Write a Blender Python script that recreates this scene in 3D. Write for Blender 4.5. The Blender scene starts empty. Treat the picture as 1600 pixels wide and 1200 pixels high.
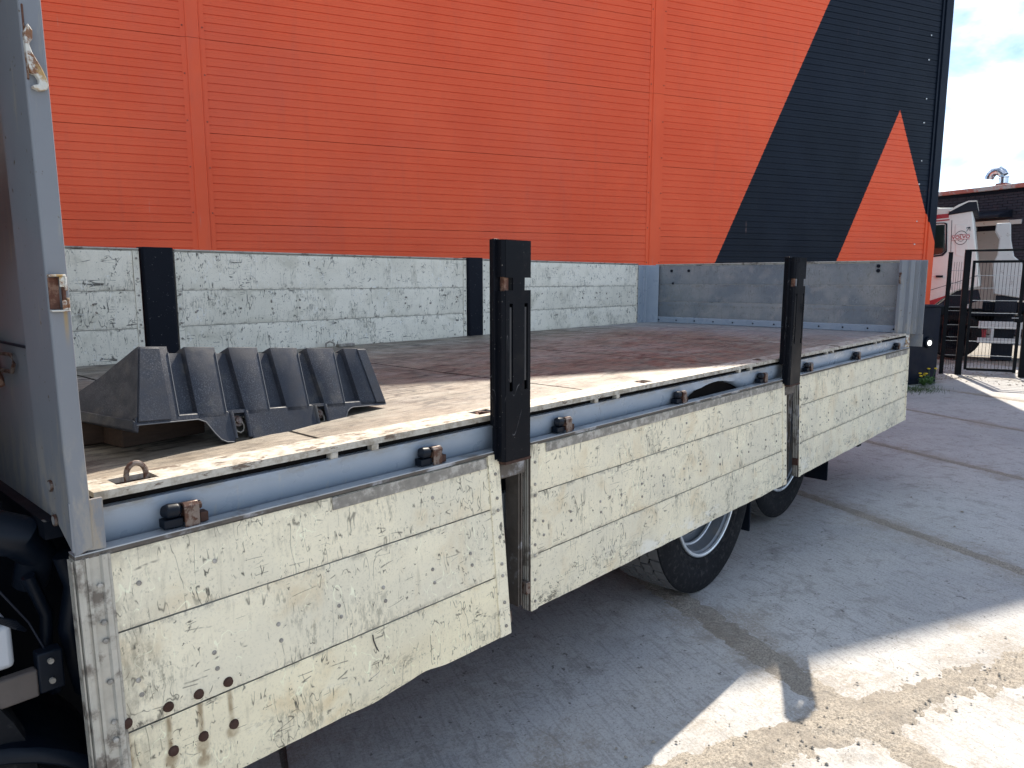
import bpy, math, random
from mathutils import Vector, Matrix, noise as mn
R = math.radians
random.seed(7)
SC = bpy.context.scene
COL = SC.collection

# ------------------------------------------------------------------ camera
CAMP = Vector((-0.4936, -1.6354, 1.5417))
YAW, PIT, ROL = 0.74, 0.143, 0.0002
fa = Vector((math.cos(YAW)*math.cos(PIT), math.sin(YAW)*math.cos(PIT), -math.sin(PIT)))
ra = Vector((math.sin(YAW), -math.cos(YAW), 0))
ua = ra.cross(fa)
r2 = math.cos(ROL)*ra + math.sin(ROL)*ua
u2 = -math.sin(ROL)*ra + math.cos(ROL)*ua
cd = bpy.data.cameras.new('camera'); cam = bpy.data.objects.new('camera', cd); COL.objects.link(cam)
M = Matrix((r2, u2, -fa)).transposed().to_4x4(); M.translation = CAMP
cam.matrix_world = M
cd.sensor_width = 36; cd.lens = 25.316; cd.clip_start = 0.02; cd.clip_end = 3000
SC.camera = cam

# ------------------------------------------------------------------ sky, sun, exposure
SUN_EL, SUN_AZ = 46.1, 24.8
w = bpy.data.worlds.new('World'); SC.world = w; w.use_nodes = True
wt = w.node_tree; wn = wt.nodes; bg = wn['Background']
sk = wn.new('ShaderNodeTexSky'); sk.sky_type = 'NISHITA'; sk.sun_disc = False
sk.sun_elevation = R(SUN_EL); sk.sun_rotation = R(90-SUN_AZ); sk.air_density = 0.7; sk.dust_density = 0.1; sk.ozone_density = 2.0
tc = wn.new('ShaderNodeTexCoord'); mp = wn.new('ShaderNodeMapping'); mp.inputs['Scale'].default_value = (1, 1, 2.6)
mp.inputs['Location'].default_value = (0.35, 0.1, 0.24)
wt.links.new(tc.outputs['Generated'], mp.inputs['Vector'])
nz = wn.new('ShaderNodeTexNoise'); nz.inputs['Scale'].default_value = 3.2; nz.inputs['Detail'].default_value = 7; nz.inputs['Roughness'].default_value = .55; nz.inputs['Distortion'].default_value = .35
wt.links.new(mp.outputs[0], nz.inputs['Vector'])
mr = wn.new('ShaderNodeMapRange'); mr.inputs['From Min'].default_value = .44; mr.inputs['From Max'].default_value = .66; mr.interpolation_type = 'SMOOTHSTEP'
wt.links.new(nz.outputs['Fac'], mr.inputs['Value'])
mm = wn.new('ShaderNodeMath'); mm.operation = 'MULTIPLY'; mm.inputs[1].default_value = .85; wt.links.new(mr.outputs[0], mm.inputs[0])
mx = wn.new('ShaderNodeMix'); mx.data_type = 'RGBA'; wt.links.new(mm.outputs[0], mx.inputs['Factor'])
wt.links.new(sk.outputs[0], mx.inputs[6]); mx.inputs[7].default_value = (10.9, 12.2, 13.8, 1)
wt.links.new(mx.outputs[2], bg.inputs['Color']); bg.inputs['Strength'].default_value = 0.05
sd = bpy.data.lights.new('sun', 'SUN'); sd.energy = 2.6; sd.angle = R(.53); sd.color = (1, .91, .78)
so = bpy.data.objects.new('sun', sd); COL.objects.link(so)
sv = Vector((math.cos(R(SUN_EL))*math.cos(R(SUN_AZ)), math.cos(R(SUN_EL))*math.sin(R(SUN_AZ)), math.sin(R(SUN_EL))))
so.rotation_euler = sv.to_track_quat('Z', 'Y').to_euler(); so.location = (0, 0, 30)
SC.view_settings.view_transform = 'Standard'; SC.view_settings.look = 'None'
SC.view_settings.exposure = 1.96; SC.view_settings.gamma = 1; SC.view_settings.use_curve_mapping = False

# ------------------------------------------------------------------ node helper
class NT:
    def __init__(s, name, rough=.5, metal=0., spec=.5):
        s.m = bpy.data.materials.new(name); s.m.use_nodes = True; s.t = s.m.node_tree; s.b = s.t.nodes['Principled BSDF']
        s.b.inputs['Roughness'].default_value = rough; s.b.inputs['Metallic'].default_value = metal
        s.b.inputs['Specular IOR Level'].default_value = spec
        s._p = None
    def n(s, ty): return s.t.nodes.new(ty)
    def set(s, sock, v):
        if hasattr(v, 'is_output') or isinstance(v, bpy.types.NodeSocket): s.t.links.new(v, sock)
        elif isinstance(v, (tuple, list)) and len(v) == 3 and sock.type == 'RGBA': sock.default_value = (*v, 1)
        else: sock.default_value = v
    @property
    def pos(s):
        if s._p is None: s._p = s.n('ShaderNodeNewGeometry').outputs['Position']
        return s._p
    def obj(s): return s.n('ShaderNodeTexCoord').outputs['Object']
    def rnd(s): return s.n('ShaderNodeObjectInfo').outputs['Random']
    def sep(s, v=None):
        q = s.n('ShaderNodeSeparateXYZ'); s.set(q.inputs[0], v or s.pos); return q.outputs
    def comb(s, x, y, z):
        q = s.n('ShaderNodeCombineXYZ')
        for i, v in enumerate((x, y, z)): s.set(q.inputs[i], v)
        return q.outputs[0]
    def scl(s, v, sc, rot=(0, 0, 0), loc=(0, 0, 0)):
        q = s.n('ShaderNodeMapping'); s.set(q.inputs['Vector'], v); q.inputs['Scale'].default_value = sc
        q.inputs['Rotation'].default_value = rot; q.inputs['Location'].default_value = loc; return q.outputs[0]
    def noise(s, v, scale, detail=3, rough=.5, dist=0.):
        q = s.n('ShaderNodeTexNoise'); s.set(q.inputs['Vector'], v); q.inputs['Scale'].default_value = scale
        q.inputs['Detail'].default_value = detail; q.inputs['Roughness'].default_value = rough; q.inputs['Distortion'].default_value = dist
        return q.outputs['Fac']
    def vor(s, v, scale, feat='F1'):
        q = s.n('ShaderNodeTexVoronoi'); q.feature = feat; s.set(q.inputs['Vector'], v); q.inputs['Scale'].default_value = scale
        return q.outputs['Distance']
    def ma(s, op, a, b=0.5, c=None, clamp=False):
        q = s.n('ShaderNodeMath'); q.operation = op; q.use_clamp = clamp; s.set(q.inputs[0], a); s.set(q.inputs[1], b)
        if c is not None: s.set(q.inputs[2], c)
        return q.outputs[0]
    def ss(s, v, lo, hi, a=0., b=1.):
        q = s.n('ShaderNodeMapRange'); q.interpolation_type = 'SMOOTHSTEP'; s.set(q.inputs['Value'], v)
        q.inputs['From Min'].default_value = lo; q.inputs['From Max'].default_value = hi
        q.inputs['To Min'].default_value = a; q.inputs['To Max'].default_value = b; return q.outputs[0]
    def mix(s, f, a, b, mode='MIX'):
        q = s.n('ShaderNodeMix'); q.data_type = 'RGBA'; q.blend_type = mode; s.set(q.inputs['Factor'], f)
        s.set(q.inputs[6], a); s.set(q.inputs[7], b); return q.outputs[2]
    def line(s, v, scale, wdt, detail=1, dist=1.2):
        f = s.noise(v, scale, detail, .5, dist); d = s.ma('ABSOLUTE', s.ma('SUBTRACT', f, .5))
        return s.ss(d, 0, wdt, 1, 0)
    def bump(s, h, strength=.3, dist=.01):
        q = s.n('ShaderNodeBump'); q.inputs['Strength'].default_value = strength; q.inputs['Distance'].default_value = dist
        s.set(q.inputs['Height'], h); s.t.links.new(q.outputs[0], s.b.inputs['Normal'])
    def out(s, col, rough=None):
        s.set(s.b.inputs['Base Color'], col)
        if rough is not None: s.set(s.b.inputs['Roughness'], rough)
        return s.m

def plain(name, col, rough=.5, metal=0., var=.25, vs=12., spec=.5, grime=None, gs=5., glo=.5, ghi=.7):
    t = NT(name, rough, metal, spec)
    dk = tuple(c*(1-var) for c in col); lt = tuple(min(1, c*(1+var)) for c in col)
    c = t.mix(t.noise(t.pos, vs, 5, .6), dk, lt)
    if grime: c = t.mix(t.ss(t.noise(t.pos, gs, 6, .65), glo, ghi), c, grime)
    t.bump(t.noise(t.pos, vs*6, 3), .12, .004)
    return t.out(c, t.ss(t.noise(t.pos, vs*.7, 4), .3, .7, max(.05, rough-.1), min(1, rough+.15)))

def board_mat(name, base, base2, stain, rust=False, wear=1.0):
    t = NT(name, .5)
    p = t.pos
    off = t.scl(p, (1, 1, 1))
    v = t.n('ShaderNodeVectorMath'); v.operation = 'ADD'; t.set(v.inputs[0], p)
    r = t.ma('MULTIPLY', t.rnd(), 7.); t.set(v.inputs[1], t.comb(r, 0., r)); q = v.outputs[0]
    c = t.mix(t.ss(t.noise(q, 2.6, 5, .6), .36, .64), base, base2)
    c = t.mix(t.ma('MULTIPLY', t.ss(t.noise(q, 5.5, 4, .6, .6), .52, .74), .55), c, stain)
    # dry streaks running down
    st = t.noise(t.scl(q, (1, 1, .09)), 70, 3, .6)
    c = t.mix(t.ma('MULTIPLY', t.ss(st, .56, .78), .40), c, tuple(x*.5 for x in base), 'MIX')
    fine = t.noise(q, 150, 3, .7)
    c = t.mix(t.ma('MULTIPLY', t.ss(fine, .50, .72), .35), c, tuple(x*.55 for x in base2))
    dark = (.040, .037, .028); mid = (.17, .16, .12)
    # rub marks: soft grey patches broken into hatching
    m1 = t.ma('MULTIPLY', t.ss(t.noise(q, 3.6, 5, .65), .52, .66), t.ss(t.noise(t.scl(q, (1, 1, .3), (0, .45, 0)), 85, 3, .75), .47, .60))
    c = t.mix(t.ma('MULTIPLY', m1, .6*wear), c, mid)
    m2 = t.ma('MULTIPLY', t.ss(t.noise(q, 7.5, 4, .65), .63, .70), t.ss(t.noise(t.scl(q, (.35, 1, 1), (0, -.5, 0), (4, 0, 1)), 120, 3, .75), .50, .58))
    c = t.mix(t.ma('MULTIPLY', m2, .8*wear), c, dark)
    # chips and pin holes of the worn paint
    ch = t.ma('MULTIPLY', t.ss(t.noise(q, 50, 4, .7, .3), .64, .675), t.ss(t.noise(q, 7, 3, .6), .44, .58))
    c = t.mix(t.ma('MULTIPLY', ch, .85*wear), c, dark)
    ch2 = t.ma('MULTIPLY', t.ss(t.noise(t.scl(q, (1, 1, .45), (0, .3, 0)), 150, 3, .6), .62, .68), t.ss(t.noise(q, 6, 3), .38, .6))
    c = t.mix(t.ma('MULTIPLY', ch2, .7*wear), c, mid)
    # scratches
    s1 = t.ma('MULTIPLY', t.line(q, 7, .006, 1, .25), t.ss(t.noise(q, 16, 2, .5), .60, .63))
    s2 = t.ma('MULTIPLY', t.line(t.scl(q, (1, 1, .16), (0, .10, 0)), 22, .014, 2, .2), t.ss(t.noise(q, 12, 3, .6), .53, .58))
    s3 = t.ma('MULTIPLY', t.line(t.scl(q, (.14, 1, 1.2), (0, -.22, 0), (3, 0, 5)), 22, .014, 1, .2), t.ss(t.noise(q, 16, 2, .5, .3), .57, .62))
    s4 = t.ma('MULTIPLY', t.line(t.scl(q, (1, 1, .35), (0, .75, 0), (9, 0, 2)), 30, .018, 2, .3), t.ss(t.noise(q, 9, 3, .6), .56, .60))
    s5 = t.ma('MULTIPLY', t.line(t.scl(q, (1, 1, .30), (0, -.6, 0), (1, 0, 12)), 38, .022, 2, .3), t.ss(t.noise(q, 13, 3, .6), .62, .65))
    for sc_, k in ((s1, .5), (s2, .7), (s3, .75), (s4, .75), (s5, .9)): c = t.mix(t.ma('MULTIPLY', sc_, min(1., k*wear)), c, dark)
    sw = t.ma('MULTIPLY', t.line(t.scl(q, (1, 1, .5), (0, 0, 0), (2, 0, 7)), 17, .010, 2, .3), t.ss(t.noise(q, 8, 2), .50, .56))
    c = t.mix(t.ma('MULTIPLY', sw, .6), c, tuple(min(.92, x*1.3) for x in base))
    x, y, z = t.sep()
    gz = t.ma('MULTIPLY', t.ma('MULTIPLY', t.ss(z, .925, .985), t.ss(z, 1.02, 1.03, 1, 0)), t.ss(t.noise(q, 20, 6, .75), .36, .62))
    gx = t.ma('MULTIPLY', t.ma('MULTIPLY', t.ss(x, .0, .13, 1, 0), t.ss(y, 0., .2, 1, 0)), t.ss(t.noise(t.scl(q, (1, 1, .4)), 22, 6, .75), .42, .66))
    c = t.mix(t.ma('MULTIPLY', t.ma('MAXIMUM', gz, gx), .55), c, (.20, .17, .12))
    lowb = t.ma('MULTIPLY', t.ss(z, .50, .40), t.ss(z, .30, .33))
    gl = t.ma('MULTIPLY', lowb, t.ma('MULTIPLY', t.ss(t.noise(t.scl(q, (.5, 1, 1.2), (0, -.35, 0)), 7, 5, .7), .50, .60), t.ss(t.noise(t.scl(q, (.5, 1, 1), (0, -.7, 0)), 80, 4, .8), .48, .56)))
    c = t.mix(t.ma('MULTIPLY', gl, .85), c, (.06, .055, .045))
    gw = t.ma('MULTIPLY', lowb, t.ss(t.noise(t.scl(q, (.4, 1, 1)), 5, 5, .7), .56, .64))
    c = t.mix(t.ma('MULTIPLY', gw, .45), c, (.86, .85, .80))
    for zs_ in (.797, .576, 1.28, 1.485):
        gs_ = t.ma('MULTIPLY', t.ss(t.ma('ABSOLUTE', t.ma('SUBTRACT', z, zs_)), .003, .016, 1, 0), t.ss(t.noise(q, 26, 5, .75), .46, .62))
        c = t.mix(t.ma('MULTIPLY', gs_, .55), c, (.16, .14, .11))
    if rust:
        tot = None
        for (xi, z0, z1) in ((.087, .47, .59), (.158, .47, .59), (.229, .468, .59), (.003, .40, .59), (.087, .42, .47), (.158, .43, .47)):
            g = t.ma('MULTIPLY', t.ss(t.ma('ABSOLUTE', t.ma('SUBTRACT', x, xi)), .001, .010, 1, 0),
                     t.ma('MULTIPLY', t.ss(z, z0-.03, z0+.02), t.ss(z, z1-.01, z1, 1, 0)))
            tot = g if tot is None else t.ma('MAXIMUM', tot, g)
            for zz in (z0 + .005, z1):
                dd = t.n('ShaderNodeVectorMath'); dd.operation = 'DISTANCE'; t.set(dd.inputs[0], t.comb(x, 0., z)); dd.inputs[1].default_value = (xi, 0, zz)
                tot = t.ma('MAXIMUM', tot, t.ss(dd.outputs['Value'], .008, .022, .9, 0))
        tot = t.ma('MULTIPLY', tot, t.ss(t.noise(p, 30, 3), .3, .6, .4, 1))
        c = t.mix(t.ma('MULTIPLY', tot, .75), c, (.16, .085, .02))
    h = t.ma('ADD', t.ma('MULTIPLY', t.noise(q, 9, 3), 1.0), t.ma('MULTIPLY', ch, -.3))
    t.bump(h, .35, .006)
    return t.out(c, t.ss(t.noise(q, 6, 4), .35, .65, .42, .66))

MAT = {}
MAT['board'] = board_mat('cream_board_paint', (.80, .72, .53), (.69, .63, .48), (.60, .46, .27))
MAT['board_rust'] = board_mat('cream_board_paint_rusty', (.82, .73, .51), (.71, .63, .45), (.62, .44, .22), rust=True, wear=1.1)
MAT['board_far'] = board_mat('sky_lit_board_paint', (.86, .81, .68), (.75, .71, .59), (.46, .43, .32), wear=1.25)  # same cream paint as the near boards, paler to hold the sky reflection
MAT['tail'] = board_mat('grey_tailgate_paint', (.25, .255, .25), (.15, .17, .19), (.34, .32, .29), wear=.6)
MAT['cap'] = plain('bare_profile', (.40, .38, .33), .45, .25, .3, 25, grime=(.14, .12, .10), gs=18, glo=.5, ghi=.66)
MAT['strip'] = plain('weathered_strip', (.22, .20, .17), .75, 0, .45, 40, grime=(.40, .37, .32), gs=30, glo=.46, ghi=.64)
MAT['brown_edge'] = plain('brown_edge', (.09, .075, .062), .6, .2, .4, 35, grime=(.34, .34, .35), gs=6, glo=.54, ghi=.66)
t = NT('rail_paint', .32)
x, y, z = t.sep()
c = t.mix(t.noise(t.pos, 8, 5, .6), (.22, .27, .33), (.30, .34, .39))
c = t.mix(t.ma('MULTIPLY', t.ma('MULTIPLY', t.ss(t.noise(t.scl(t.pos, (.5, 1, 1.6)), 14, 6, .7), .42, .62), t.ma('MULTIPLY', t.ss(z, 1.035, 1.07), t.ss(z, 1.078, 1.09, 1, 0))), .8), c, (.20, .18, .14))
c = t.mix(t.ma('MULTIPLY', t.ss(t.noise(t.scl(t.pos, (1, 1, .2)), 40, 4, .6), .6, .72), .35), c, (.40, .37, .30))
c = t.mix(t.ma('MULTIPLY', t.ma('MULTIPLY', t.line(t.pos, 12, .01), t.ss(t.noise(t.pos, 9, 2), .6, .65)), .6), c, (.08, .07, .06))
t.bump(t.noise(t.pos, 3, 2), .2, .01)
MAT['rail'] = t.out(c, t.ss(t.noise(t.pos, 12, 4), .3, .7, .24, .45))
t = NT('post_paint', .4)
c = t.mix(t.noise(t.pos, 5, 5, .6), (.145, .155, .172), (.19, .202, .22))
c = t.mix(t.ss(t.noise(t.pos, 60, 2), .70, .73), c, (.08, .06, .04))
c = t.mix(t.ma('MULTIPLY', t.ss(t.noise(t.scl(t.pos, (1, 1, .15)), 30, 5, .65), .58, .74), .5), c, (.33, .29, .21))
x, y, z = t.sep()
g_ = t.ma('MULTIPLY', t.ma('MULTIPLY', t.ss(t.ma('ABSOLUTE', t.ma('SUBTRACT', x, -.042)), .001, .0055, 1, 0), t.ma('MULTIPLY', t.ss(z, 1.40, 1.475), t.ss(z, 1.484, 1.488, 1, 0))), t.ss(y, -.04, -.045))
c = t.mix(t.ma('MULTIPLY', g_, .8), c, (.30, .20, .07))
g_ = t.ma('MULTIPLY', t.ma('MULTIPLY', t.ss(x, -.032, -.027), t.ss(x, .02, .03, 1, 0)), t.ss(t.noise(t.scl(t.pos, (1, 1, .25)), 40, 5, .7), .42, .62))
c = t.mix(t.ma('MULTIPLY', g_, .6), c, (.34, .25, .14))
low_ = t.ma('MULTIPLY', t.ss(z, 1.28, 1.12), t.ss(t.noise(t.scl(t.pos, (1, 1, .3)), 34, 5, .7), .42, .62))
c = t.mix(t.ma('MULTIPLY', low_, .55), c, (.30, .27, .22))
t.bump(t.noise(t.pos, 6, 3), .15, .006)
MAT['post'] = t.out(c, .42)
t = NT('post_paint_rusty', .5)
c = t.mix(t.noise(t.pos, 25, 5, .65), (.44, .44, .40), (.60, .58, .52))
c = t.mix(t.ss(t.noise(t.pos, 32, 6, .7, .5), .47, .57), c, (.17, .07, .025))
c = t.mix(t.ss(t.noise(t.pos, 21, 5, .7), .52, .62), c, (.36, .22, .07))
MAT['post_rust'] = t.out(c)
MAT['rust'] = plain('rusty_steel', (.09, .035, .02), .8, .1, .5, 60, grime=(.19, .11, .075), gs=40, glo=.48, ghi=.62)
MAT['rust_dark'] = plain('dark_rust', (.05, .022, .014), .85, .1, .5, 90)
MAT['clip'] = plain('worn_clip_steel', (.17, .135, .115), .5, .4, .4, 50, grime=(.07, .03, .018), gs=45, glo=.46, ghi=.56)
t = NT('black_lacquer', .30, 0., .06)
c = t.mix(t.noise(t.pos, 10, 4), (.004, .005, .008), (.008, .009, .012))
c = t.mix(t.ma('MULTIPLY', t.ma('MULTIPLY', t.line(t.scl(t.pos, (1, 1, .25)), 14, .006, 1, .8), t.ss(t.noise(t.pos, 8, 2), .58, .62)), .55), c, (.22, .22, .23))
c = t.mix(t.ss(t.noise(t.pos, 140, 2), .72, .75), c, (.16, .15, .14))
c = t.mix(t.ma('MULTIPLY', t.ss(t.noise(t.pos, 9, 6, .7), .52, .75), .25), c, (.03, .028, .026))
t.bump(t.noise(t.pos, 5, 3), .1, .01)
MAT['stake'] = t.out(c, t.ss(t.noise(t.pos, 6, 4), .3, .7, .22, .42))
MAT['liner'] = plain('worn_black_liner', (.022, .022, .025), .5)
t = NT('matte_black', .6, 0., .10)
c = t.mix(t.noise(t.pos, 9, 5), (.005, .007, .012), (.009, .011, .018))
c = t.mix(t.ma('MULTIPLY', t.ss(t.noise(t.pos, 110, 2), .70, .74), .5), c, (.2, .2, .2))
MAT['stake_far'] = t.out(c, .5)
t = NT('deck_ply', .6)
x, y, z = t.sep()
q = t.scl(t.pos, (.45, 1.3, 1))
pr_ = t.n('ShaderNodeTexWhiteNoise'); pr_.noise_dimensions = '1D'; t.set(pr_.inputs['W'], t.rnd())
c = t.mix(t.ss(t.noise(q, 3.4, 9, .72, .4), .36, .62), (.115, .098, .074), (.235, .205, .160))
c = t.mix(t.ma('MULTIPLY', pr_.outputs['Value'], .5), c, (.185, .145, .105))
c = t.mix(t.ma('MULTIPLY', t.ss(t.noise(t.scl(t.pos, (.5, 1, 1), (0, 0, .5)), 1.8, 6, .65, .8), .47, .62), .7), c, (.26, .245, .215))
c = t.mix(t.ma('MULTIPLY', t.ss(t.noise(t.scl(t.pos, (.22, 1.6, 1), (0, 0, .12)), 26, 7, .8), .50, .57), .85), c, (.040, .031, .025))
c = t.mix(t.ma('MULTIPLY', t.ss(t.noise(t.scl(t.pos, (.2, 1.8, 1), (0, 0, -.10), (3, 1, 0)), 40, 6, .75), .56, .64), .6), c, (.33, .29, .235))
c = t.mix(t.ma('MULTIPLY', t.ss(t.noise(t.pos, 120, 4, .8), .55, .68), .35), c, (.06, .045, .04))
c = t.mix(t.ma('MULTIPLY', t.ma('MULTIPLY', t.line(t.scl(t.pos, (.4, 1.8, 1)), 5, .030, 3, .3), t.ss(t.noise(t.pos, 4, 4), .47, .53)), .95), c, (.02, .014, .012))
c = t.mix(t.ma('MULTIPLY', t.ma('MULTIPLY', t.line(t.scl(t.pos, (.5, 2.4, 1), (0, 0, .35)), 13, .03, 3, .2), t.ss(t.noise(t.pos, 5, 4), .50, .56)), .9), c, (.025, .018, .015))
edge = t.ss(t.ma('ADD', y, t.ma('MULTIPLY', t.noise(t.pos, 9, 7, .75), .5)), .30, .62, 1, 0)
c = t.mix(t.ma('MULTIPLY', edge, .75), c, t.mix(t.ss(t.noise(t.scl(t.pos, (.5, 1.4, 1)), 30, 7, .8), .36, .6), (.12, .092, .07), (.30, .245, .185)))
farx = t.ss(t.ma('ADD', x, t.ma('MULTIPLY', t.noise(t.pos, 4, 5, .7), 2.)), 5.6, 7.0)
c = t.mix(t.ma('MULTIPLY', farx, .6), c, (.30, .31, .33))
t.bump(t.noise(t.scl(t.pos, (.4, 2.2, 1)), 40, 6, .75), .7, .005)
MAT['deck'] = t.out(c, t.ss(t.noise(t.pos, 7, 4), .3, .7, .38, .72))
t = NT('deck_edge_steel', .6)
c = t.mix(t.ss(t.noise(t.pos, 26, 6, .72), .35, .62), (.25, .215, .165), (.47, .44, .38))
c = t.mix(t.ss(t.noise(t.scl(t.pos, (.4, 1, 1)), 34, 5, .7), .55, .62), c, (.12, .085, .06))
t.bump(t.noise(t.pos, 60, 4), .4, .003)
MAT['deck_edge'] = t.out(c)
MAT['black_hole'] = plain('dirty_gap_and_shade', (.012, .010, .009), .95, spec=.05)  # black of joints and slot; on the wheel arch sheet it paints shade
t = NT('cover_plastic', .5, 0., .34)
c = t.mix(t.noise(t.pos, 7, 5), (.016, .019, .028), (.026, .030, .041))
c = t.mix(t.ma('MULTIPLY', t.ss(t.noise(t.pos, 300, 3, .75), .50, .68), t.ss(t.noise(t.pos, 8, 5, .6), .38, .66, .15, .75)), c, (.12, .125, .14))
c = t.mix(t.ma('MULTIPLY', t.ss(t.noise(t.pos, 10, 5, .65), .55, .75), .4), c, (.12, .11, .09))
t.bump(t.noise(t.pos, 260, 2, .6), .16, .0012)
MAT['cover'] = t.out(c, t.ss(t.noise(t.pos, 30, 4), .3, .7, .40, .6))
t = NT('old_timber', .85)
c = t.mix(t.noise(t.scl(t.obj(), (1, 8, 8)), 14, 5, .6, .4), (.022, .014, .010), (.075, .042, .026))
t.bump(t.noise(t.scl(t.obj(), (1, 10, 10)), 16, 4), .5, .004)
MAT['timber'] = t.out(c)
MAT['dark'] = plain('undercarriage_dark', (.003, .005, .009), .6, 0, .5, 8, spec=.1, grime=(.018, .018, .02), gs=6)
MAT['hose'] = plain('dark_rubber_hose', (.003, .006, .012), .45, 0, .4, 9, spec=.2)
MAT['brownbar'] = plain('dusty_brown_bar', (.085, .07, .062), .7, 0, .3, 20)
MAT['whitebox'] = plain('white_plastic_box', (.42, .44, .47), .4, 0, .08, 5)
MAT['alu'] = plain('aluminium_guard', (.36, .39, .42), .38, .55, .15, 12, grime=(.16, .15, .14), gs=7)
MAT['lip'] = plain('bright_rim_lip', (.62, .65, .68), .3, .4, .1, 12)  # lips coloured brighter than the rim, as painted highlights
MAT['rim'] = plain('shaded_rim_paint', (.15, .165, .185), .42, .3, .12, 12, grime=(.2, .19, .18), gs=9)  # rim paint darkened to put shade into the dish
t = NT('tyre_rubber', .8, 0., .12)
c = t.mix(t.noise(t.pos, 14, 5, .6), (.006, .007, .009), (.016, .016, .018))
c = t.mix(t.ma('MULTIPLY', t.ss(t.noise(t.pos, 35, 5, .7), .5, .72), .4), c, (.09, .085, .08))
t.bump(t.noise(t.pos, 60, 3), .3, .003)
MAT['tyre'] = t.out(c)
t = NT('tread_rubber', .9)
c = t.mix(t.noise(t.pos, 20, 5, .6), (.085, .083, .082), (.16, .155, .15))
t.bump(t.noise(t.pos, 80, 3), .3, .003)
MAT['tread'] = t.out(c)
CW, SW = math.cos(-0.4264), math.sin(-0.4264)
WD = Vector((CW, SW, 0)); WN = Vector((-SW, CW, 0))
YO = Vector((.0224, .0742, -.07)); YS = 1.0454      # offset (z at ground level) and factor scaling yard and background about the camera
def sn(t):
    x, y, z = t.sep(t.scl(t.pos, (1/YS,)*3, (0, 0, 0), tuple(-v/YS for v in YO)))
    s_ = t.ma('ADD', t.ma('MULTIPLY', x, CW), t.ma('MULTIPLY', y, SW))
    n_ = t.ma('ADD', t.ma('MULTIPLY', x, -SW), t.ma('MULTIPLY', y, CW))
    return s_, n_, z
def wall_mat(name):
    t = NT(name, .36, 0., .14)
    s_, n_, z = sn(t)
    navy = t.ma('GREATER_THAN', t.ma('SUBTRACT', s_, t.ma('MULTIPLY', z, 1/2.01)), 6.69)
    half = t.ma('MULTIPLY', t.ma('SUBTRACT', 4.42, z), .4865)
    tri = t.ma('LESS_THAN', t.ma('ABSOLUTE', t.ma('SUBTRACT', s_, 11.37)), half)
    navy = t.ma('MULTIPLY', navy, t.ma('SUBTRACT', 1., tri))
    low = t.ss(t.noise(t.pos, .7, 4, .6), .3, .7)
    o = t.mix(low, (.74, .104, .040), (.82, .128, .050))
    o = t.mix(t.ma('MULTIPLY', t.ss(t.noise(t.scl(t.comb(s_, n_, z), (1.2, 1, .12)), 9, 5, .6), .5, .75), .16), o, (.44, .10, .07))
    o = t.mix(t.ma('MULTIPLY', t.rnd(), .16), o, (.58, .10, .06))
    o = t.mix(t.ma('MULTIPLY', t.ss(t.noise(t.pos, .45, 6, .7, .6), .48, .68), .22), o, (.62, .13, .085))
    b = t.mix(low, (.004, .008, .016), (.006, .011, .022))
    c = t.mix(navy, o, b)
    fade = t.ma('MULTIPLY', t.ss(t.noise(t.scl(t.comb(s_, n_, z), (1, 1, .06)), 26, 4, .6), .66, .73), t.ss(t.noise(t.pos, 1.2, 2), .5, .6))
    c = t.mix(t.ma('MULTIPLY', fade, .35), c, (.5, .3, .25))
    t.bump(t.noise(t.comb(t.ma('MULTIPLY', s_, .35), 0., z), 3.5, 3), .08, .02)
    return t.out(c, t.ss(t.noise(t.pos, 2, 4), .3, .7, .34, .46))
MAT['wall'] = wall_mat('orange_and_navy_sheet')
MAT['navy'] = plain('navy_trim', (.004, .007, .014), .4, 0, .2, 3, spec=.12)
MAT['screw'] = plain('zinc_screw', (.62, .62, .60), .35, .6)
MAT['screw_dark'] = plain('dark_screw', (.14, .03, .02), .5)
t = NT('yard_concrete', .85)
s_, n_, z = sn(t)
sv_ = t.comb(s_, n_, 0.)
big = t.noise(t.pos, .55, 5, .6); med = t.noise(t.pos, 4.5, 6, .65)
c = t.mix(t.ss(big, .3, .7), (.33, .328, .322), (.455, .445, .43))
c = t.mix(t.ma('MULTIPLY', t.ss(med, .40, .66), .6), c, (.42, .41, .385))
c = t.mix(t.ma('MULTIPLY', t.ss(t.noise(t.pos, 9, 6, .7, .4), .50, .68), .45), c, (.17, .155, .14))
c = t.mix(t.ma('MULTIPLY', t.ss(t.noise(t.pos, 95, 3, .8), .46, .66), .45), c, (.13, .125, .12))
c = t.mix(t.ma('MULTIPLY', t.ss(t.noise(t.scl(sv_, (1, .09, 1), (0, 0, .12)), 70, 3, .6), .50, .66), .35), c, (.16, .15, .14))
c = t.mix(t.ma('MULTIPLY', t.ss(t.noise(t.scl(sv_, (.25, 1, 1), (0, 0, .5)), 5, 7, .75, .5), .54, .70), .5), c, (.14, .12, .105))
c = t.mix(t.ma('MULTIPLY', t.ss(t.noise(t.pos, 180, 2, .8), .55, .68), .4), c, (.55, .53, .50))
c = t.mix(t.ma('MULTIPLY', t.ss(t.noise(t.pos, 34, 2, .5), .69, .73), .7), c, (.07, .062, .055))
c = t.mix(t.ma('MULTIPLY', t.ma('MULTIPLY', t.line(sv_, 1.1, .0028, 3, .6), t.ss(t.noise(t.pos, 1.0, 2), .54, .60)), .35), c, (.14, .125, .11))
rj = t.n('ShaderNodeMath'); rj.operation = 'WRAP'; t.set(rj.inputs[0], t.ma('SUBTRACT', s_, 2.29)); rj.inputs[1].default_value = .95; rj.inputs[2].default_value = -.95
dj = t.ma('ABSOLUTE', rj.outputs[0])
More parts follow.
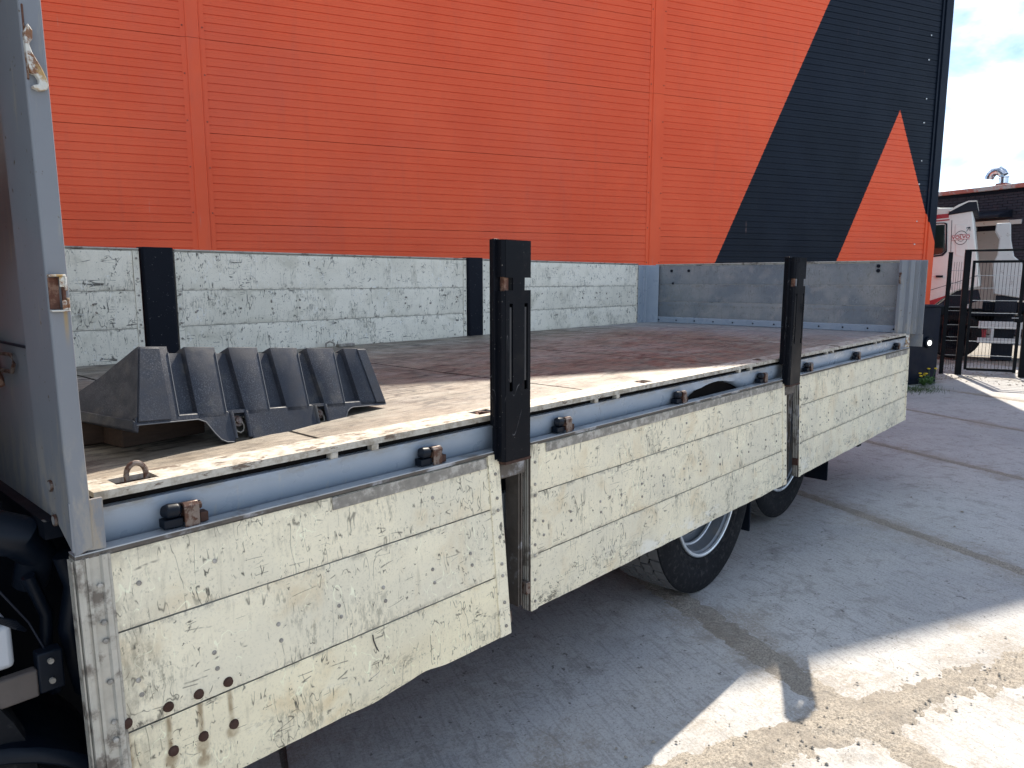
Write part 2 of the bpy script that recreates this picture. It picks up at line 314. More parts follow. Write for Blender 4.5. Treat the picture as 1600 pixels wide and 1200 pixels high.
rn = t.n('ShaderNodeMath'); rn.operation = 'WRAP'; t.set(rn.inputs[0], n_); rn.inputs[1].default_value = 3.; rn.inputs[2].default_value = -3.
dn = t.ma('MULTIPLY', t.ma('ABSOLUTE', rn.outputs[0]), .6)
dmin = t.ma('MINIMUM', dj, dn)
sandf = t.ss(t.ma('SUBTRACT', dmin, t.ma('MULTIPLY', t.ss(t.noise(t.pos, 2.3, 8, .75), .40, .78), .42)), -.14, .12, 1, 0)
sandf = t.ma('MULTIPLY', sandf, t.ss(t.noise(t.pos, 70, 5, .85), .36, .58))
c = t.mix(t.ma('MULTIPLY', sandf, .8), c, t.mix(t.noise(t.pos, 60, 5, .8), (.15, .125, .098), (.33, .285, .23)))
hh = t.ma('ADD', t.ma('MULTIPLY', t.noise(t.pos, 55, 5, .75), .6), t.ma('MULTIPLY', t.noise(t.scl(sv_, (1, 5, 1)), 9, 4), .6))
t.bump(hh, .55, .008)
MAT['slab'] = t.out(c, .82)
t = NT('joint_sand', .95)
c = t.mix(t.ss(t.noise(t.pos, 110, 4, .85), .30, .68), (.12, .105, .085), (.40, .355, .295))
c = t.mix(t.ma('MULTIPLY', t.ss(t.noise(t.pos, 5, 4), .45, .65), .5), c, (.20, .175, .145))
t.bump(t.noise(t.pos, 90, 4, .8), .8, .006)
MAT['sand'] = t.out(c)
t = NT('gravel_ground', .95)
c = t.mix(t.noise(t.pos, 24, 6, .8), (.12, .11, .095), (.42, .39, .35))
t.bump(t.noise(t.pos, 40, 5, .8), 1., .02)
MAT['ground'] = t.out(c)
MAT['stone'] = plain('pebble', (.27, .24, .20), .9, 0, .55, 30)
MAT['fence'] = plain('black_fence_paint', (.003, .004, .006), .45, 0, .3, 8, spec=.10)
MAT['wire'] = plain('sunlit_wire_steel', (.30, .31, .32), .4, .7, .1, 10)  # lighter than the fence paint; puts sun on the cross wires into colour
MAT['pier'] = plain('dark_blue_pier', (.005, .008, .017), .5, 0, .25, 5, spec=.12)
MAT['white'] = plain('white_cab_paint', (.66, .67, .63), .3, 0, .05, 3)
MAT['red'] = plain('dark_red_paint', (.35, .02, .03), .35, 0, .1, 5)
MAT['charcoal'] = plain('charcoal_plastic', (.010, .013, .022), .5, 0, .15, 6, spec=.2)
t = NT('dark_glass', .06); MAT['glass'] = t.out(t.mix(t.noise(t.pos, 6, 4), (.006, .012, .012), (.02, .035, .03)))
MAT['beige'] = plain('beige_panel', (.22, .22, .20), .55, 0, .12, 3, grime=(.12, .10, .08), gs=9, glo=.62, ghi=.7)
MAT['palegrey'] = plain('pale_grey_sheet', (.48, .49, .48), .45, 0, .1, 3, grime=(.2, .19, .17), gs=8, glo=.6, ghi=.72)
t = NT('painted_brick', .8)
c = t.mix(t.noise(t.pos, 6, 4, .6), (.014, .015, .026), (.028, .029, .044))
c = t.mix(t.ma('MULTIPLY', t.ss(t.noise(t.pos, 3, 5, .7), .55, .7), .4), c, (.07, .055, .055))
t.bump(t.noise(t.pos, 30, 3), .4, .01); MAT['brick'] = t.out(c)
MAT['mortar'] = plain('dark_mortar', (.006, .006, .010), .9, spec=.1)
t = NT('weathered_flashing', .6)
c = t.mix(t.ss(t.noise(t.pos, 1.7, 6, .7), .46, .56), (.36, .11, .085), (.36, .36, .36))
c = t.mix(t.ma('MULTIPLY', t.ss(t.noise(t.scl(t.pos, (1, 1, .2)), 9, 4, .6), .5, .7), .5), c, (.48, .30, .26)); MAT['flash'] = t.out(c)
t = NT('galvanised_duct', .22, .9); MAT['duct'] = t.out(t.mix(t.vor(t.pos, 9), (.42, .48, .56), (.74, .76, .78)))
MAT['leaf'] = plain('leaf_green', (.045, .10, .018), .6, 0, .4, 20)
MAT['grass'] = plain('grass_green', (.04, .075, .018), .7, 0, .4, 20)
MAT['yellow'] = plain('dandelion_yellow', (.75, .52, .02), .6, 0, .1, 20)
MAT['ink'] = plain('black_marker', (.01, .01, .015), .5)
t = NT('lamp_face', .3); t.b.inputs['Emission Color'].default_value = (1, .98, .93, 1); t.b.inputs['Emission Strength'].default_value = .5
MAT['lamp'] = t.out((.8, .8, .78))

# ------------------------------------------------------------------ mesh helper
def wloc(o):
    v = Vector((0, 0, 0))
    while o is not None: v += o.location; o = o.parent
    return v
class MB:
    def __init__(s): s.v = []; s.f = []
    def add(s, vs, fs):
        k = len(s.v); s.v += [Vector(a) for a in vs]; s.f += [tuple(i+k for i in f) for f in fs]; return s
    def box(s, x0, x1, y0, y1, z0, z1, tf=None):
        vs = [(x, y, z) for x in (x0, x1) for y in (y0, y1) for z in (z0, z1)]
        if tf: vs = [tf(*a) for a in vs]
        return s.add(vs, [(0, 1, 3, 2), (4, 6, 7, 5), (0, 4, 5, 1), (2, 3, 7, 6), (0, 2, 6, 4), (1, 5, 7, 3)])
    def prism(s, poly, a, b, tf):
        n = len(poly); vs = [tf(p[0], p[1], a) for p in poly] + [tf(p[0], p[1], b) for p in poly]
        fs = [tuple(range(n))[::-1], tuple(range(n, 2*n))] + [(i, (i+1) % n, n+(i+1) % n, n+i) for i in range(n)]
        return s.add(vs, fs)
    def tube(s, pts, r, seg=10, caps=True):
        pts = [Vector(p) for p in pts]; rings = []; rr = r if isinstance(r, (list, tuple)) else [r]*len(pts)
        up = Vector((0.13, .21, 1)).normalized()
        for i, p in enumerate(pts):
            d = (pts[min(i+1, len(pts)-1)] - pts[max(i-1, 0)]).normalized()
            a = d.cross(up); a = a.normalized() if a.length > 1e-4 else Vector((1, 0, 0)); b = d.cross(a)
            rings.append([p + rr[i]*(math.cos(2*math.pi*k/seg)*a + math.sin(2*math.pi*k/seg)*b) for k in range(seg)])
        vs = [q for g in rings for q in g]; fs = []
        for i in range(len(pts)-1):
            for k in range(seg): fs.append((i*seg+k, i*seg+(k+1) % seg, (i+1)*seg+(k+1) % seg, (i+1)*seg+k))
        if caps: fs += [tuple(range(seg))[::-1], tuple(range(len(vs)-seg, len(vs)))]
        return s.add(vs, fs)
    def cyl(s, p0, p1, r, seg=12): return s.tube([p0, p1], r, seg)
    def lathe(s, prof, c, seg=64, ax='y'):
        vs = []; n = len(prof)
        for k in range(seg):
            a = 2*math.pi*k/seg
            for (r, h) in prof: vs.append((c[0]+r*math.cos(a), c[1]+h, c[2]+r*math.sin(a)))
        fs = []
        for k in range(seg):
            for i in range(n-1):
                fs.append((k*n+i, k*n+i+1, ((k+1) % seg)*n+i+1, ((k+1) % seg)*n+i))
        return s.add(vs, fs)
    def build(s, name, mat, parent=None, bevel=0, smooth=False, seg=2, kind=None, label=None):
        lo = Vector((min(v[i] for v in s.v) for i in range(3))); hi = Vector((max(v[i] for v in s.v) for i in range(3)))
        c = (lo+hi)/2; c.z = lo.z
        me = bpy.data.meshes.new(name); me.from_pydata([v-c for v in s.v], [], s.f); me.update()
        me.materials.append(mat)
        o = bpy.data.objects.new(name, me); COL.objects.link(o)
        o.location = c - wloc(parent) if parent else c; o.parent = parent
        if smooth:
            for p in me.polygons: p.use_smooth = True
            try: me.set_sharp_from_angle(angle=R(38))
            except Exception: pass
        if bevel:
            b = o.modifiers.new('bevel', 'BEVEL'); b.width = bevel; b.segments = seg; b.limit_method = 'ANGLE'; b.angle_limit = R(35); b.harden_normals = False
            for p in me.polygons: p.use_smooth = True
            try: me.set_sharp_from_angle(angle=R(38))
            except Exception: pass
        if kind: o['kind'] = kind
        if label: o['label'] = label
        return o
def thing(name, label, cat, loc, group=None):
    o = bpy.data.objects.new(name, None); COL.objects.link(o); o.location = loc; o.empty_display_size = .2
    o['label'] = label; o['category'] = cat
    if group: o['group'] = group
    return o
def tag(o, label, cat, group=None):
    o['label'] = label; o['category'] = cat
    if group: o['group'] = group
    return o
def dup(src, off, parent=None, label=None):
    c = src.copy(); COL.objects.link(c)
    if parent is None: c.location = src.location + Vector(off); c.parent = src.parent
    else: c.location = src.location.copy(); c.parent = parent
    if label: c['label'] = label
    for ch in list(src.children): dup(ch, (0, 0, 0), c)
    return c
ident = lambda a, b, c: Vector((a, b, c))
def fbm(x, y, z=0., o=4): return mn.fractal(Vector((x, y, z)), 1., 2., o, noise_basis='PERLIN_ORIGINAL')

# ------------------------------------------------------------------ ground
def Wd(s, n, z=0.): return (WD*s + WN*n + Vector((0, 0, z)))*YS
def W(s, n, z=0.): return YO + Wd(s, n, z)
GZ = YO.z
g = MB(); g.add([(-700, -700, GZ-.03), (700, -700, GZ-.03), (700, 700, GZ-.03), (-700, 700, GZ-.03)], [(0, 1, 2, 3)])
g.build('ground', MAT['ground'], kind='structure')
yard = MB().box(-14, 24, -20, 7.4, -.026, -.016, lambda a, b, c: W(a, b, c)).build('concrete_yard', MAT['sand'], kind='structure')
slab_cache = {}
for i in range(-5, 6):
    s0 = 2.29 + 1.9*i; s1 = s0 + 1.9
    for (n0, n1) in ((-18, -12), (-12, -6), (-6, 0), (0, 6), (6, 7.38)):
        key = n1-n0; gp = .014; gn = .022
        if key not in slab_cache:
            b = MB(); hx, hy = .95-gp, key/2-gn
            nx, ny = 16, max(4, int(key*8)); vs = []; fs = []
            for jx in range(nx+1):
                for jy in range(ny+1):
                    ex = 1 if jx in (0, nx) else 0; ey = 1 if jy in (0, ny) else 0
                    px_ = -hx+2*hx*jx/nx; py_ = -hy+2*hy*jy/ny
                    if ex: px_ += .010*fbm(py_*3, jx, 1)
                    if ey: py_ += .022*fbm(px_*3, jy, 4)
                    vs.append(Wd(px_, py_, 0. if not (ex or ey) else -.004))
            for jx in range(nx):
                for jy in range(ny):
                    a = jx*(ny+1)+jy; fs.append((a, a+ny+1, a+ny+2, a+1))
            rim = [jx*(ny+1) for jx in range(nx+1)] + [nx*(ny+1)+jy for jy in range(1, ny+1)] + [jx*(ny+1)+ny for jx in range(nx-1, -1, -1)] + [jy for jy in range(ny-1, 0, -1)]
            k = len(vs)
            for idx in rim: vs.append(Vector((vs[idx].x, vs[idx].y, -.015)))
            for j in range(len(rim)): fs.append((rim[(j+1) % len(rim)], rim[j], k+j, k+(j+1) % len(rim)))
            me = bpy.data.meshes.new('slab'); me.from_pydata(vs, [], fs); me.materials.append(MAT['slab']); slab_cache[key] = me
        o = bpy.data.objects.new('slab', slab_cache[key]); COL.objects.link(o); o.parent = yard
        o.location = W((s0+s1)/2, (n0+n1)/2, random.uniform(-.002, .002)) - yard.location
# sand lying in and over the joints
def sandstrip(p0, p1, width, hmax, seed, bias=0., step=.0125):
    p0, p1 = Vector(p0), Vector(p1); L = (p1-p0).length; d = (p1-p0)/L; d.z = 0; q = Vector((-d.y, d.x, 0))
    n = int(L/step); m = int(width/step); vs = []; fs = []
    for i in range(n+1):
        for j in range(m+1):
            t_ = -width/2+width*j/m; P = p0+d*(L*i/n)+q*t_
            h = hmax*(1-(abs(t_)/(width/2))**1.3) * (.35+1.1*fbm(P.x*2.1+seed, P.y*2.1, seed)+bias) + .0050*fbm(P.x*17, P.y*17, seed, 5) + .0014*fbm(P.x*95, P.y*95, seed, 2) - .004*(abs(t_)/(width/2))**2 - .001
            if h < -.006: h = -.006
            vs.append((P.x, P.y, GZ+h))
    for i in range(n):
        for j in range(m):
            a = i*(m+1)+j; fs.append((a, a+1, a+m+2, a+m+1))
    return vs, fs
sd_ = MB()
for a in (((W(-1, -.02)), W(7.5, -.02), .26, .009, 3, .0), (W(2.29, -3.2), W(2.29, 4.), .19, .008, 9, .0), (W(4.19, -3.2), W(4.19, 5.), .11, .005, 14, 0), (W(6.09, -5), W(6.09, 6), .10, .004, 19, 0.), (W(7.99, -6), W(7.99, 6), .10, .004, 29, 0.), (W(9.89, -5), W(9.89, 5), .2, .006, 39, 0.1)):
    sd_.add(*sandstrip(*a))
o = sd_.build('sand', MAT['sand'], kind='stuff'); tag(o, 'brown sand and grit gathered along the joints of the concrete yard', 'sand')
# pebbles
pb = MB()
def stone(P, r):
    k = 6; vs = []; a0 = random.random()*6
    for i in range(k):
        a = a0+i*2*math.pi/k; rr = r*random.uniform(.7, 1.2); vs.append((P.x+rr*math.cos(a), P.y+rr*math.sin(a), P.z+r*.12))
    vs.append((P.x, P.y, P.z+r*random.uniform(.7, 1.0))); pb.add(vs, [(i, (i+1) % k, k) for i in range(k)])
for i in range(3400):
    m = random.random()
    if m < .5: P = W(random.uniform(.6, 6.5), random.gauss(-.02, .10), .004)
    elif m < .6: P = W(2.29+random.gauss(0, .08), random.uniform(-2, 4))
    elif m < .75: P = W(random.choice((4.19, 6.09, 7.99))+random.gauss(0, .06), random.uniform(-3, 4))
    else: P = W(random.uniform(1, 11), random.uniform(-3.5, 5))
    stone(P, .0016+.0065*random.random()**6)
for i in range(26): stone(W(random.uniform(1.2, 9), random.uniform(-2.4, 3)), random.uniform(.008, .014))
for i in range(1600): stone(Vector((random.uniform(12.8, 16.2), random.uniform(-1.2, 2.0), GZ-.015)), random.uniform(.012, .035))
o = pb.build('gravel', MAT['stone'], kind='stuff'); tag(o, 'loose pebbles and grit scattered over the concrete slabs', 'gravel')

# ------------------------------------------------------------------ orange warehouse
DW, HB = 7.5, 9.75
wh = thing('warehouse', 'tall orange ribbed metal warehouse with slanted navy stripe and orange triangle', 'building', W(3, DW+6))
wtf = lambda a, b, c: W(a, DW+b, c)
core = MB().box(-12, 12.36, .06, 12, 0, HB-.05, wtf).build('wall_core', MAT['wall'], wh)
MB().box(-12.05, 12.5, -.06, 12.1, HB-.05, HB, wtf).build('roof', MAT['navy'], wh, bevel=.01)
pcache = {}
rows = [(.17+1.01*k, .17+1.01*(k+1)) for k in range(9)] + [(9.26, HB-.05)]
for (a, b) in ((-12, -5.75), (-5.56, .2), (.39, 6.34), (6.54, 12.22)):
    for (z0, z1) in rows:
        m = MB(); prof = []; n = max(1, round((z1-z0)/.0918)); st = (z1-z0-.008)/n
        prof.append((z0+.001, .009)); 
        for k in range(n):
            q = z0+.002+k*st
            prof += [(q+.002, 0.), (q+st*.45, 0.), (q+st*.48, .0012), (q+st*.52, .0012), (q+st*.55, 0), (q+st-.013, 0), (q+st-.010, .009), (q+st-.001, .009)]
        prof[-2:] = [(z1-.004, 0.), (z1-.001, .009)]
        vs = [W(a, DW+d, z) for z, d in prof] + [W(b, DW+d, z) for z, d in prof]; k = len(prof)
        m.add(vs, [(i, k+i, k+i+1, i+1) for i in range(k-1)])
        m.build('wall_panel', MAT['wall'], wh)
for (a, b) in ((-5.75, -5.56), (.2, .39), (6.34, 6.54)):
    for (z0, z1) in ((.17, 4.208), (4.212, HB-.051)):
        st = MB().prism([(a-.03, .002), (a-.03, -.006), (a+.022, -.006), (a+.03, -.022), (b-.03, -.022), (b-.022, -.006), (b+.03, -.006), (b+.03, .002)], z0, z1, lambda p, q, c: W(p, DW+q, c))
        so_ = st.build('seam_trim', MAT['wall'], wh)
        sc_ = MB()
        for k in range(int((z1-z0)/.5)+1):
            for e in (a-.008, b+.008):
                sc_.cyl(W(e, DW-.012, z0+.12+k*.505), W(e, DW-.004, z0+.12+k*.505), .008, 6)
        sc_.build('screw', MAT['screw_dark'], so_, kind='stuff')
ct = MB().prism([(12.20, .002), (12.20, -.02), (12.235, -.02), (12.24, -.008), (12.265, -.008), (12.27, -.035), (12.44, -.035), (12.44, .35), (12.38, .35), (12.38, .002)], .15, HB-.05, lambda p, q, c: W(p, DW+q, c)).build('corner_trim', MAT['wall'], wh)
sc_ = MB()
for k in range(16):
    zz = .5+k*.52+(.12 if k % 2 else 0)
    sc_.cyl(W(11.98-.02*(k % 2), DW-.010, zz), W(11.98, DW, zz), .013, 7)
sc_.build('screw', MAT['screw'], wh, kind='stuff')
MB().box(-12, 12.42, .02, .058, 0, .168, wtf).build('plinth', MAT['navy'], wh)

# ------------------------------------------------------------------ brick building behind
BA = Vector((24.11, 1.72, 0)); BD = Vector((.365, .931, 0)).normalized(); BN = Vector((BD.y, -BD.x, 0))  # BN points away
def B(a, d, z): return YO + (BA + BD*a + BN*d + Vector((0, 0, z)))*YS
bb = thing('brick_building', 'low dark painted brick building with red weathered roof edge', 'building', B(1, 5, 0))
btf = lambda a, b, c: B(a, b, c)
MB().box(-12, 14, .04, 9, 0, 4.08, btf).build('wall', MAT['mortar'], bb)
bk = MB()
for r_ in range(52):
    z = .02+r_*.078
    for i in range(-14, 34):
        a = i*.262+(.131 if r_ % 2 else 0)
        if .26 < a+.12 < 1.24 and z < 3.2: continue
        dd = random.uniform(-.006, .002)
        bk.box(a, a+.25, dd, .045, z, z+.066, btf)
bk.build('brick', MAT['brick'], bb, kind='stuff')
MB().box(-12, 14, -.12, .3, 4.08, 4.2, btf).build('roof_edge', MAT['flash'], bb, bevel=.01)
MB().box(-12, 14, -.03, .035, 3.98, 4.08, btf).build('fascia', MAT['navy'], bb)
dr = MB().box(.26, 1.27, -.06, .03, 3.10, 3.23, btf).box(.26, .36, -.06, .03, .0, 3.10, btf).box(1.19, 1.27, -.06, .03, 0, 3.10, btf).build('door_frame', MAT['palegrey'], bb)
MB().box(.36, 1.19, .0, .03, 0, 2.95, btf).build('door_panel', MAT['beige'], dr)
MB().box(-.05, .25, -.05, -.01, 3.10, 3.22, btf).build('header_board', MAT['palegrey'], bb)
MB().prism([(-.01, 3.30), (-.65, 3.28), (-.65, 3.34), (-.01, 3.50)], .22, 2.3, lambda p, q, c: B(c, p, q)).build('awning', MAT['charcoal'], bb)
pts = [B(.78, .4, 4.18), B(.78, .4, 4.45)] + [B(.78+.21*(1-math.cos(R(x_))), .4, 4.45+.23*math.sin(R(x_))) for x_ in (22, 45, 68, 90, 112, 135, 158, 176)]
du = MB().tube(pts, .125, 14, False)
for p_, q_ in ((pts[1], pts[2]), (pts[4], pts[5]), (pts[7], pts[8]), (pts[-2], pts[-1])):
    du.tube([p_, p_+(q_-p_)*.25], .137, 14, True)
du.build('exhaust_duct', MAT['duct'], bb, smooth=True)
MB().prism([(.62, 4.19), (.94, 4.19), (.90, 4.30), (.66, 4.30)], .25, .55, lambda p, q, c: B(p, c, q)).build('duct_collar', MAT['flash'], bb)

# ------------------------------------------------------------------ parked truck with tilted cab
hd = R(99); HX = Vector((math.cos(hd), math.sin(hd), 0)); HN = Vector((HX.y, -HX.x, 0)); G0 = Vector((15.893, 1.475, 0))
def T(a, d, z): return YO + (G0 + HX*a + HN*d + Vector((0, 0, z)))*YS
ttf = lambda p, q, c: T(p, c, q)
pt_ = thing('parked_truck', 'white lorry with cab tipped forward and dark roof deflector, half hidden behind the orange building', 'truck', T(-1, 1.2, 0))
side = [(-.33, 1.42), (-.10, 2.86), (.0, 2.93), (.5, 2.95), (1.4, 2.86), (1.75, 2.5), (2.05, 1.5), (2.0, .75), (1.2, .62), (.66, .84), (.41, 1.05), (.22, 1.24), (.0, 1.36)]
MB().prism(side, 0, 2.35, ttf).build('cab', MAT['white'], pt_, bevel=.03, seg=3)
cabp = [c_ for c_ in pt_.children if c_.name.startswith('cab')][0]
MB().prism([(.34, 2.62), (.335, 2.50), (.30, 2.12), (.36, 2.06), (.85, 1.98), (1.35, 1.92), (1.30, 2.45), (.9, 2.62)], -.012, .02, ttf).build('window', MAT['glass'], cabp, bevel=.01)
MB().prism([(.345, 2.66), (.30, 2.64), (.265, 2.10), (.33, 2.02), (.9, 1.94), (1.4, 1.88), (1.4, 1.90), (.36, 2.05), (.295, 2.12), (.325, 2.62), (.36, 2.645), (1.3, 2.64), (1.3, 2.66)], -.016, -.002, ttf).build('window_seal', MAT['charcoal'], cabp)
# pressed rear side panel (frame line), door gap
MB().prism([(.17, 2.62), (-.01, 2.60), (-.10, 2.05), (-.06, 1.98), (.12, 2.03)], -.008, .0, ttf).build('side_pressing', MAT['white'], cabp, bevel=.006)
MB().prism([(.235, 2.70), (.225, 2.70), (.19, 1.9), (.14, 1.36), (.15, 1.36), (.20, 1.9)], -.003, .001, ttf).build('door_gap', MAT['charcoal'], cabp)
MB().prism([(-.29, 1.64), (-.29, 1.63), (.9, 1.20), (.9, 1.21)], -.003, .001, ttf).build('sill_line', MAT['charcoal'], cabp)
MB().prism([(.29, 2.83), (.285, 2.75), (1.5, 2.66), (1.5, 2.76)], -.006, .001, ttf).build('red_stripe', MAT['red'], cabp)
MB().prism([(.27, 2.725), (.27, 2.70), (1.5, 2.62), (1.5, 2.645)], -.005, .001, ttf).build('red_stripe', MAT['red'], cabp)
MB().prism([(.21, 1.25), (.41, 1.06), (.66, .86), (.9, .75), (.9, 1.0), (.6, 1.10)], -.008, .001, ttf).build('red_skirt', MAT['red'], cabp)
dfl = MB().prism([(.30, 2.80), (.28, 2.89), (.18, 2.97), (-.02, 3.045), (-.15, 3.04), (-.185, 2.87), (-.10, 2.855)], -.03, 2.38, ttf).build('roof_deflector', MAT['charcoal'], pt_, bevel=.015)
MB().prism([(.30, 2.875), (.14, 2.99), (-.02, 3.055), (-.16, 3.05), (-.15, 3.03), (-.02, 3.03), (.12, 2.955), (.27, 2.865)], -.034, 2.38, ttf).build('deflector_cap', MAT['white'], dfl)
MB().prism([(.30, 2.90), (.55, 2.985), (1.2, 2.96), (1.3, 2.88)], .02, 2.3, ttf).build('roof', MAT['white'], pt_, bevel=.02)
# emblem: ring, arrow and word
em = MB(); C0 = (.055, 2.36)
for k in range(28):
    a0, a1 = 2*math.pi*k/28, 2*math.pi*(k+1)/28
    for rr, ww in ((.135, .011), (.072, .008)):
        em.prism([(C0[0]+rr*math.cos(a0)*.82, C0[1]+rr*math.sin(a0)), (C0[0]+rr*math.cos(a1)*.82, C0[1]+rr*math.sin(a1)), (C0[0]+(rr-ww)*math.cos(a1)*.82, C0[1]+(rr-ww)*math.sin(a1)), (C0[0]+(rr-ww)*math.cos(a0)*.82, C0[1]+(rr-ww)*math.sin(a0))], -.011, -.008, ttf)
em.prism([(-.02, 2.465), (-.03, 2.475), (-.075, 2.545), (-.062, 2.55)], -.011, -.008, ttf).prism([(-.02, 2.55), (-.085, 2.565), (-.09, 2.49), (-.078, 2.49), (-.075, 2.548), (-.02, 2.538)], -.011, -.008, ttf)
em.build('emblem', MAT['charcoal'], cabp)
MB().prism([(.205, 2.32), (.205, 2.40), (-.095, 2.42), (-.095, 2.34)], -.0125, -.0075, ttf).build('emblem_band', MAT['white'], cabp)
MB().prism([(.205, 2.312), (.205, 2.320), (-.095, 2.340), (-.095, 2.332)], -.0135, -.0075, ttf).prism([(.205, 2.402), (.205, 2.410), (-.095, 2.430), (-.095, 2.422)], -.0135, -.0075, ttf).build('emblem_line', MAT['red'], cabp)
cu = bpy.data.curves.new('lettering', 'FONT'); cu.body = 'VOLVO'; cu.size = .085; cu.align_x = 'CENTER'; cu.align_y = 'CENTER'; cu.extrude = .001; cu.offset = .002
tmp = bpy.data.objects.new('lettering_tmp', cu); COL.objects.link(tmp); bpy.context.view_layer.update()
me = bpy.data.meshes.new_from_object(tmp.evaluated_get(bpy.context.evaluated_depsgraph_get())); bpy.data.objects.remove(tmp)
lt = MB(); k = [tuple(v.co) for v in me.vertices]
lt.add([T(.055 - v[0]*1.05, -.0145 - v[2], 2.370 + v[1] + v[0]*.067) for v in k], [tuple(p.vertices) for p in me.polygons]); lt.build('lettering', MAT['red'], cabp)
MB().box(.30, .42, -.05, -.004, 1.60, 1.64, lambda a, b, c: T(a, b, c)).build('door_handle', MAT['charcoal'], cabp)
tb = lambda a, b, c: T(a, b, c)
MB().box(-6, 1.2, .75, .9, .62, .95, tb).box(-6, 1.2, 1.5, 1.65, .62, .95, tb).box(-.9, .9, .05, .7, .86, .93, tb).build('chassis', MAT['dark'], pt_)
MB().prism([(-.36, 1.16), (-.30, 1.36), (.05, 1.33), (.22, 1.20), (.30, .95), (.10, 1.02), (-.1, 1.06)], .05, .6, ttf).build('mudguard', MAT['charcoal'], pt_)
w_ = MB().lathe([(.25, 0), (.28, -.03), (.42, -.045), (.468, -.01), (.475, .05), (.475, .26), (.45, .30)], T(.04, .1, .475), 40)
wa = MB()
def lathe_dir(prof, a, z, seg=40):
    m = MB(); vs = []; n = len(prof)
    for k in range(seg):
        an = 2*math.pi*k/seg
        for (r, h) in prof: vs.append(T(a+r*math.cos(an), h, z+r*math.sin(an)))
    m.add(vs, [(k*n+i, k*n+i+1, ((k+1) % seg)*n+i+1, ((k+1) % seg)*n+i) for k in range(seg) for i in range(n-1)]); return m
wp = thing  # noqa
for a in (.04, -4.6):
    tyr = lathe_dir([(.27, .10), (.30, .07), (.43, .055), (.468, .09), (.475, .15), (.475, .36), (.45, .40)], a, .475).build('wheel', MAT['tyre'], pt_, smooth=True)
    lathe_dir([(.0, .16), (.10, .13), (.14, .17), (.22, .17), (.25, .11), (.275, .08), (.285, .10)], a, .475).build('rim', MAT['dark'], tyr, smooth=True)
MB().box(-1.35, -.36, .04, .10, .62, .76, tb).box(-1.35, -.36, .04, .10, .34, .44, tb).box(-.62, -.56, .04, .10, .44, .62, tb).box(-1.05, -1.0, .04, .10, .44, .62, tb).build('side_guard', MAT['palegrey'], pt_, bevel=.005)
MB().box(-.50, -.38, .12, .3, .42, .60, tb).build('tail_lamp', MAT['red'], pt_)
MB().box(-6, -.4, .35, 2.1, .95, 1.12, tb).build('subframe', MAT['dark'], pt_)
o = MB().prism([(-.50, 2.63), (-.73, 2.63), (-.76, 2.3), (-.83, 2.0), (-.97, 1.87), (-1.02, 1.2), (-.55, 1.28), (-.50, 1.86), (-.56, 2.03), (-.57, 2.34), (-.49, 2.49)], .25, .75, ttf).build('machine_panel', MAT['palegrey'], None, bevel=.02)
tag(o, 'tall pale grey curved machine body standing behind the gate, right of the tipped cab', 'machine')
lg = MB().box(-.95, -.6, .3, .7, 0, 1.25, tb).build('support', MAT['charcoal'], o)

# ------------------------------------------------------------------ pier, fence and gate
def P_(a, b, c): return W(a, b, c)
pr = thing('gate_pier', 'dark blue sliding gate pier with small round white lamp, behind the tailgate', 'pier', W(9.9, 5.9))
MB().box(9.3, 10.41, 5.74, 6.25, 0, 1.15, P_).build('housing', MAT['pier'], pr, bevel=.012)
MB().box(9.28, 10.44, 5.72, 6.27, 1.151, 1.18, P_).build('cover_plate', MAT['pier'], pr, bevel=.004)
lp = MB().tube([W(10.165, 5.738, .625), W(10.165, 5.70, .625)], .09, 24).build('lamp', MAT['navy'], pr, bevel=.006)
MB().tube([W(10.15, 5.699, .62), W(10.15, 5.690, .62)], .042, 20).build('lamp_face', MAT['lamp'], lp)
FA = Vector((13.14, 1.12, 0)); FD = Vector((.27716, -.96082, 0)); FN = Vector((-FD.y, FD.x, 0))*1
def F(a, d, z): return YO + (FA + FD*a + FN*d + Vector((0, 0, z)))*YS
ftf = lambda a, b, c: F(a, b, c)
def post(a, wd, h, label):
    t_ = thing('fence_post', label, 'post', F(a, 0, 0), 'black steel fence posts')
    MB().box(a-wd/2, a+wd/2, -wd/2, wd/2, -.02, h, ftf).build('shaft', MAT['fence'], t_, bevel=.006)
    MB().box(a-wd/2-.003, a+wd/2+.003, -wd/2-.003, wd/2+.003, h, h+.008, ftf).build('cap', MAT['fence'], t_)
    return t_
post(0, .06, 1.99, 'slim black fence post nearest the dark pier, left end of the mesh')
gp_ = thing('metal_gate', 'black steel gate of vertical wires in a portal frame beside the brick building', 'gate', F(.65, 0, 0))
MB().box(.195, .285, -.05, .05, -.02, 2.0, ftf).build('portal_post', MAT['fence'], gp_, bevel=.006)
MB().box(1.07, 1.17, -.05, .05, -.02, 2.0, ftf).build('portal_post', MAT['fence'], gp_, bevel=.006)
MB().box(.195, 1.17, -.035, .035, 2.001, 2.035, ftf).build('top_beam', MAT['fence'], gp_, bevel=.004)
lf = MB().box(.315, .355, -.02, .02, .09, 1.86, ftf).box(.985, 1.03, -.02, .02, .07, 1.86, ftf).box(.355, .985, -.02, .02, 1.82, 1.86, ftf).box(.355, .985, -.02, .02, .08, .12, ftf).build('leaf_frame', MAT['fence'], gp_, bevel=.003)
MB().box(.95, 1.05, -.045, .045, .88, 1.0, ftf).build('lock_box', MAT['fence'], gp_, bevel=.006)
MB().cyl(F(.99, -.05, .95), F(.90, -.07, .95), .008, 8).build('handle', MAT['wire'], gp_)
